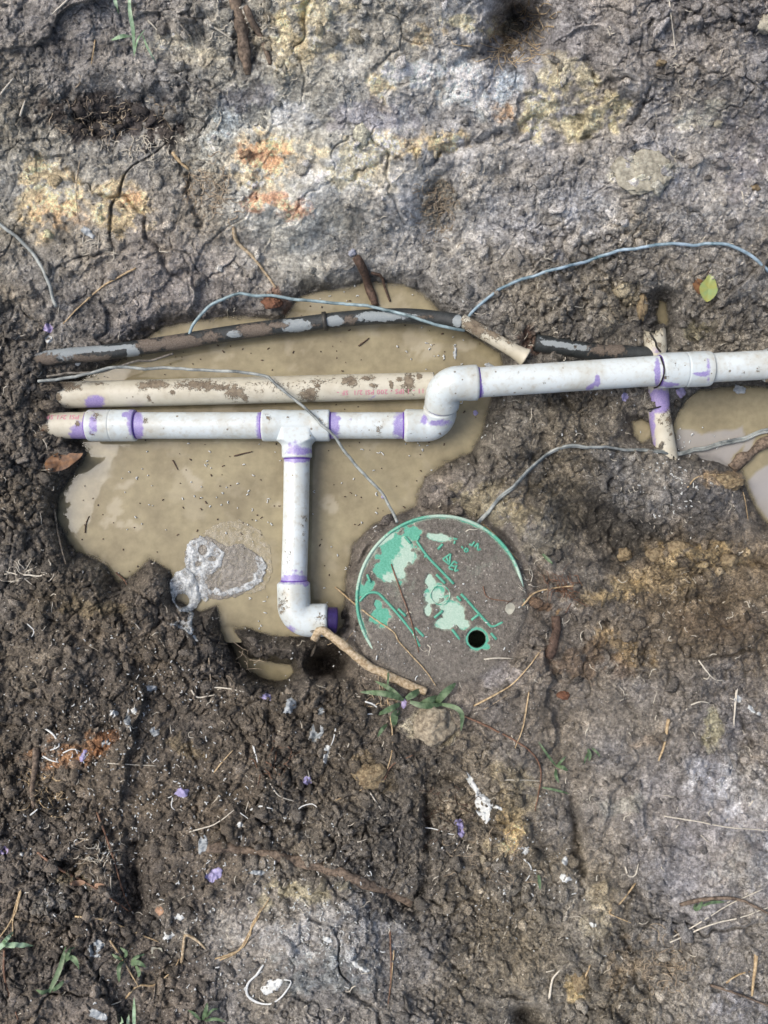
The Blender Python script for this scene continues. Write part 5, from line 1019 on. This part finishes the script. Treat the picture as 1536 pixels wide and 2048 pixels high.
FL = [ # polygon-ish blobs: cx cy rx ry ang mat label
 (96,656,10,9,0,'lavp','whitish flake left end above black pipe'),(97,678,7,8,0,'white','white flake just below the flake above black pipe'),(155,722,6,9,0,'white','bluish white chip hanging under left black pipe'),
 (580,1413,17,11,-50,'greyfilm','grey glue smear right below the lower pool'),(632,1464,13,24,25,'greyfilm','larger grey glue flake left of the pale clod'),(642,1428,6,14,15,'greyfilm','thin grey glue strip above the larger flake'),
 (654,1508,7,18,10,'white','white teardrop flake below the grey glue flake'),(614,1562,9,9,0,'lav','round purple glue dot in the lower middle soil'),(533,1394,12,6,10,'lav','small purple glue smear under lower pool'),
 (428,1750,18,14,-15,'lav','lavender flake above the hook shaped root'),(336,1870,12,10,-30,'white','angular white chip right of twig fork'),(364,1586,15,9,-15,'lav','lavender glue dot with a white tail'),(362,1831,14,7,-30,'white','forked white chip near the lavender flake'),
 (166,1512,5,14,20,'lav','purple glue streak on the rusty soil'),(920,1655,9,20,-12,'lav','purple glue strand right of the lower middle'),(968,1615,16,30,-10,'white','big white glue flake at right of lower middle'),(945,1568,6,28,-32,'white','long white strand leading to the big white flake'),
 (192,1898,17,17,0,'greyfilm','furry grey white spot near the lower left weeds'),(1250,794,6,8,0,'lav','round lavender glue drip under upper pipe'),(1362,785,9,10,0,'lavp','lavender glue flake under the upper coupling'),
 (766,993,4,4,0,'lav','purple dot floating on pool near the wire'),(951,826,5,5,0,'lav','purple dot floating right of the lower elbow'),(985,735,20,5,28,'greyfilm','grey film strip floating above the upper elbow'),(909,704,4,12,0,'greyfilm','forked grey film scrap in the pool top right'),
 (1480,780,13,9,10,'greyfilm','grey flake floating at top of right puddle'),(865,1477,7,4,10,'lavp','pale blue chip on the pale clod'),(808,1408,6,9,0,'lavp','pale blue chip among the weeds'),(310,1464,10,9,20,'greyfilm','grey white chip with roots in left soil'),
 (255,1440,5,13,10,'greyfilm','narrow grey chip in left soil'),(228,1427,9,7,0,'white','white forked chip in left soil'),(268,1422,6,5,0,'white','white round chip right of forked chip'),(303,1377,11,5,-15,'greyfilm','grey chip with tail in left soil'),
 (210,1484,5,11,25,'greyfilm','slim grey chip above the hair thin white root'),(432,1416,6,6,0,'greyfilm','grey round chip under the straight white root'),(480,1650,6,6,0,'white','small white chip near long brown root'),
 (515,1745,16,6,-5,'greyfilm','pale chip under the long brown root'),(722,1935,22,7,30,'white','white shaving clump on the trodden patch'),(655,1880,9,5,20,'white','small white clump on the trodden patch'),
 (1052,1702,11,7,0,'white','white double dot right of ochre patch'),(1130,1722,6,9,0,'white','white chip right of double dot'),(1132,1758,14,7,10,'white','white flake cluster under the white chip'),(1186,1850,7,4,20,'white','small white chip left of zigzag straw'),
 (1476,1398,7,7,0,'white','white blob on the whitish straw'),(1503,1418,12,4,45,'white','white bone shaped chip at right edge'),(1518,1428,4,4,0,'white','white round crumb at right edge'),(545,1972,26,12,-30,'white','white flake inside the curled shaving'),
 (195,2030,20,9,20,'greyfilm','pale glue smear at the bottom edge left'),(176,465,16,7,40,'greyfilm','bluish chip with rootlets on left bank'),(843,1037,0,0,0,'white','skip'),(1160,1398,0,0,0,'white','skip'),
 (300,1402,0,0,0,'white','skip'),(940,740,0,0,0,'white','skip'),(405,1690,9,22,15,'greyfilm','streaky white glue smear above left end of long root'),(8,1700,9,9,0,'lavp','white glue dots at left edge in lower soil'),(44,1708,4,4,0,'white','round white dot near left edge'),
 (988,1612,18,4,25,'white','short white arm of the big white flake')]
for i, (cx, cy, rx, ry, a, mat, label) in enumerate(FL):
    if label == 'skip': continue
    rs = np.random.RandomState(100 + i); n = 14; q = np.arange(n) * 2 * math.pi / n; rr = .8 + .35 * rs.rand(n) if max(rx, ry) > 6 else .9 + .1 * rs.rand(n); c, s = math.cos(R(a)), math.sin(R(a))
    poly = [(cx + rx * r_ * math.cos(t_) * c - ry * r_ * math.sin(t_) * s, cy + rx * r_ * math.cos(t_) * s + ry * r_ * math.sin(t_) * c) for t_, r_ in zip(q, rr)]
    sheet('glue_dot' if mat == 'lav' else 'plastic_flake', poly, mat, label, 'flake', th=.0013, lump=.0011, st=1.2 if max(rx, ry) < 12 else 1.5, seed=100 + i, wob=4 if max(rx, ry) > 10 else 1)
# curled shavings, strands
for pts, r, label in [([(527,1930),(512,1950),(495,1968),(494,1990),(515,2005),(540,2008),(562,1995),(577,1975),(582,1962),(568,1960)],.0030,'large curled white shaving at the bottom below trodden patch'),
                      ([(730,1403),(750,1410),(759,1425),(735,1428),(726,1430)],.0022,'curly white shaving left of the weeds'),([(672,1455),(668,1475),(662,1492)],.0018,'white tail of the teardrop flake'),
                      ([(585,1640),(600,1615),(625,1608),(636,1620),(630,1628)],.0020,'hooked white strand below the purple dot'),([(500,1620),(520,1612),(545,1618)],.0026,'white strand left of the hooked strand'),
                      ([(848,1655),(870,1658),(900,1668),(912,1668)],.0014,'thin white strand beside purple strand'),([(506,1490),(510,1505),(515,1525)],.0024,'lumpy white strand under lower pool'),
                      ([(345,1595),(343,1612),(350,1620)],.0016,'white tail below the lavender glue dot'),([(1048,1718),(1060,1730),(1062,1745),(1052,1762)],.0018,'wavy white strand right of ochre patch'),([(55,1248),(68,1262),(62,1275),(52,1280)],.0015,'bluish strand at left beside pool'),
                      ([(480,1625),(500,1640)],.0014,'short white strand in lower middle'),([(85,1512),(100,1520),(118,1524)],.0022,'white curved shaving at left by rusty soil'),([(125,1506),(145,1498),(160,1503)],.0018,'grey looped strand above the rusty soil'),
                      ([(60,1630),(75,1618),(78,1610)],.0020,'white strand under the upright brown stick')]:
    stick('plastic_strand', pts, r * .75, M['white'], label, 'shaving', lift=.001, wob=.9, flat=.5)
# tiny white shavings
rs = np.random.RandomState(77)
DEN = [(250,1600,260,260,1.0),(650,1880,140,80,2.2),(560,1750,220,90,.8),(1350,960,70,70,2.0),(1300,690,50,22,1.6),(1230,790,90,40,.8),(400,1950,120,90,.8),(750,1250,300,90,.3),(300,1380,180,60,1.0),(870,860,120,60,.9),(900,700,100,50,.7),(480,980,260,120,.45),(1000,1750,140,110,.8),(1060,840,80,40,.5),(700,600,200,40,.3),(1350,880,70,30,1.3)]
wts = np.array([d[2] * d[3] * d[4] for d in DEN]); wts = wts / wts.sum()
def shaving(x, y, s):
    a = rs.rand() * 6.283; b = rs.randn() * 1.2; p = [(x, y)]
    for k in range(2): p.append((p[-1][0] + math.cos(a) * s, p[-1][1] + math.sin(a) * s)); a += b
    p = spline(p, 5); z = max(float(H(x, y)), 0) + .0012
    return sweep(np.array([P(c[0], c[1], z + .001 * rs.rand()) for c in p]), .00065 + .0006 * rs.rand(), 5)
mbS = MB(); nind = 0
for i in range(1500):
    d = DEN[rs.choice(len(DEN), p=wts)]; x = d[0] + rs.randn() * d[2] * .6; y = d[1] + rs.randn() * d[3] * .6
    if not (0 < x < 1536 and 560 < y < 2048): continue
    if 815 < y < 885 and 90 < x < 960: continue
    if nind < 230 and rs.rand() < .4:
        V, F = shaving(x, y, 3.0 + 2.5 * rs.rand()); tag(mesh_np('plastic_shaving', V, merge(F), M['white']), 'tiny white plastic shaving lying on mud or water', 'shaving', 'tiny white plastic shavings'); nind += 1
    else: mbS.add(*shaving(x, y, .9 + 2.2 * rs.rand() ** 2))
o = mbS.build('plastic_dust', M['white']); tag(o, 'fine white plastic sawdust sprinkled over mud and water', 'sawdust', kind='stuff')
# dark bits floating on the pool
mbS = MB()
for i in range(260):
    x = 120 + rs.rand() * 860; y = 600 + rs.rand() * 560
    if float(H(x, y)) > -.002: continue
    a = rs.rand() * 6.28; L_ = 1.2 + 5 * rs.rand() ** 3
    mbS.add(*sweep(np.array([P(x, y, .0008), P(x + L_ * .5 * math.cos(a), y + L_ * .5 * math.sin(a), .0010), P(x + L_ * math.cos(a + .3), y + L_ * math.sin(a + .3), .0008)]), .0007 + .0006 * rs.rand(), 6))
tag(mbS.build('floating_debris', M['darkroot']), 'dark specks of debris floating on the pool', 'debris', kind='stuff')

# ------------------------------------------------------------------ loose crumbs of soil (uncountable)
def crumbs(N, smin, smax, seed, name, label, dens=None, power=2.2):
    rs = np.random.RandomState(seed)
    x = -60 + rs.rand(N * 3) * 1656; y = -60 + rs.rand(N * 3) * 2168; C = gridval(CG, x, y); h = H(x, y)
    cl = fbm(x, y, 70, 3, seed + 9) * .5 + .5; keep = (rs.rand(len(x)) < (C ** 2.0 * cl * 1.6 + .03)) & (h > .003) & ~((np.hypot(x - LX, y - LY) < LR + 8)) 
    keep &= ~((x > 480) & (x < 1536) & (abs(y - 745) < 40) & (x > 960))
    x, y, h = x[keep][:N], y[keep][:N], h[keep][:N]; n = len(x)
    phi = (1 + 5 ** .5) / 2; ico = np.array([(-1, phi, 0), (1, phi, 0), (-1, -phi, 0), (1, -phi, 0), (0, -1, phi), (0, 1, phi), (0, -1, -phi), (0, 1, -phi), (phi, 0, -1), (phi, 0, 1), (-phi, 0, -1), (-phi, 0, 1)]) / 1.9
    fc = np.array([(0, 11, 5), (0, 5, 1), (0, 1, 7), (0, 7, 10), (0, 10, 11), (1, 5, 9), (5, 11, 4), (11, 10, 2), (10, 7, 6), (7, 1, 8), (3, 9, 4), (3, 4, 2), (3, 2, 6), (3, 6, 8), (3, 8, 9), (4, 9, 5), (2, 4, 11), (6, 2, 10), (8, 6, 7), (9, 8, 1)])
    # one subdivision for rounder lumps
    ed = {}; V = [tuple(v) for v in ico]; F2 = []
    def mid(a, b):
        k = (min(a, b), max(a, b))
        if k not in ed: m = (np.array(V[a]) + np.array(V[b])) / 2; m = m / np.linalg.norm(m); ed[k] = len(V); V.append(tuple(m))
        return ed[k]
    for a, b, c in fc: ab, bc, ca = mid(a, b), mid(b, c), mid(c, a); F2 += [(a, ab, ca), (b, bc, ab), (c, ca, bc), (ab, bc, ca)]
    if smax > .004: base, fcs = np.array(V), np.array(F2)
    else: base, fcs = ico, fc
    m = len(base); s = smin + (smax - smin) * rs.rand(n) ** power
    A = rs.randn(n, 3, 3) * .28 + np.eye(3); W = np.einsum('nij,mj->nmi', A, base) * (1 + .20 * rs.randn(n, m, 1))
    W = W * s[:, None, None]; k = (CAMH - h) / CAMH; c = np.stack([(x - 768) * S * k, (1024 - y) * S * k, h + s * .25], 1)
    Vv = (W + c[:, None]).reshape(-1, 3); Ff = (fcs[None] + (np.arange(n) * m)[:, None, None]).reshape(-1, 3)
    o = mesh_np(name, Vv, Ff, M['soil'], origin=False, smooth=True)
    xi = np.clip(((x - ux[0]) / ST).astype(int), 0, len(ux) - 1); yi = np.clip(((y - uy[0]) / ST).astype(int), 0, len(uy) - 1)
    cc = COL.reshape(sh + (3,))[i0 + yi, i0 + xi] * (.75 + .6 * rs.rand(n, 1)); fattr(o, 'Col', np.repeat(np.clip(cc, 0, .7), m, 0), 'FLOAT_COLOR'); fattr(o, 'Wet', np.repeat(.3 * rs.rand(n), m)); fattr(o, 'Clod', np.full(n * m, .7))
    return tag(o, label, 'soil crumbs', kind='stuff')
crumbs(26000, .0011, .0034, 5, 'soil_crumbs', 'fine crumbs of soil scattered over the mud')
crumbs(5200, .0034, .0095, 6, 'soil_clods', 'loose lumps of soil lying over the mud', power=2.6)

rs = np.random.RandomState(91); mbH = MB()
for i in range(1700):
    x = rs.rand() * 1536; y = rs.rand() * 2048
    if float(H(x, y)) < .004 or (np.hypot(x - LX, y - LY) < LR and rs.rand() < .7) or rs.rand() > .05 + gridval(CG, np.array([x]), np.array([y]))[0]: continue
    a = rs.rand() * 6.28; L_ = 5 + 22 * rs.rand() ** 2; p = [(x, y)]
    for k in range(3): p.append((p[-1][0] + math.cos(a) * L_ / 3, p[-1][1] + math.sin(a) * L_ / 3)); a += rs.randn() * .7
    p = spline(p, 7); z = H(p[:, 0], p[:, 1]); z = np.maximum(z, np.linspace(z[0], z[-1], 7)) + .0008
    mbH.add(*sweep(np.array([P(a_, b_, c_) for a_, b_, c_ in zip(p[:, 0], p[:, 1], z)]), np.linspace(.0008, .0004, 7) * (.7 + 1.0 * rs.rand()), 4))
tag(mbH.build('root_hairs', M['whiteroot']), 'fine root hairs and chaff strewn over the soil', 'root hairs', kind='stuff')
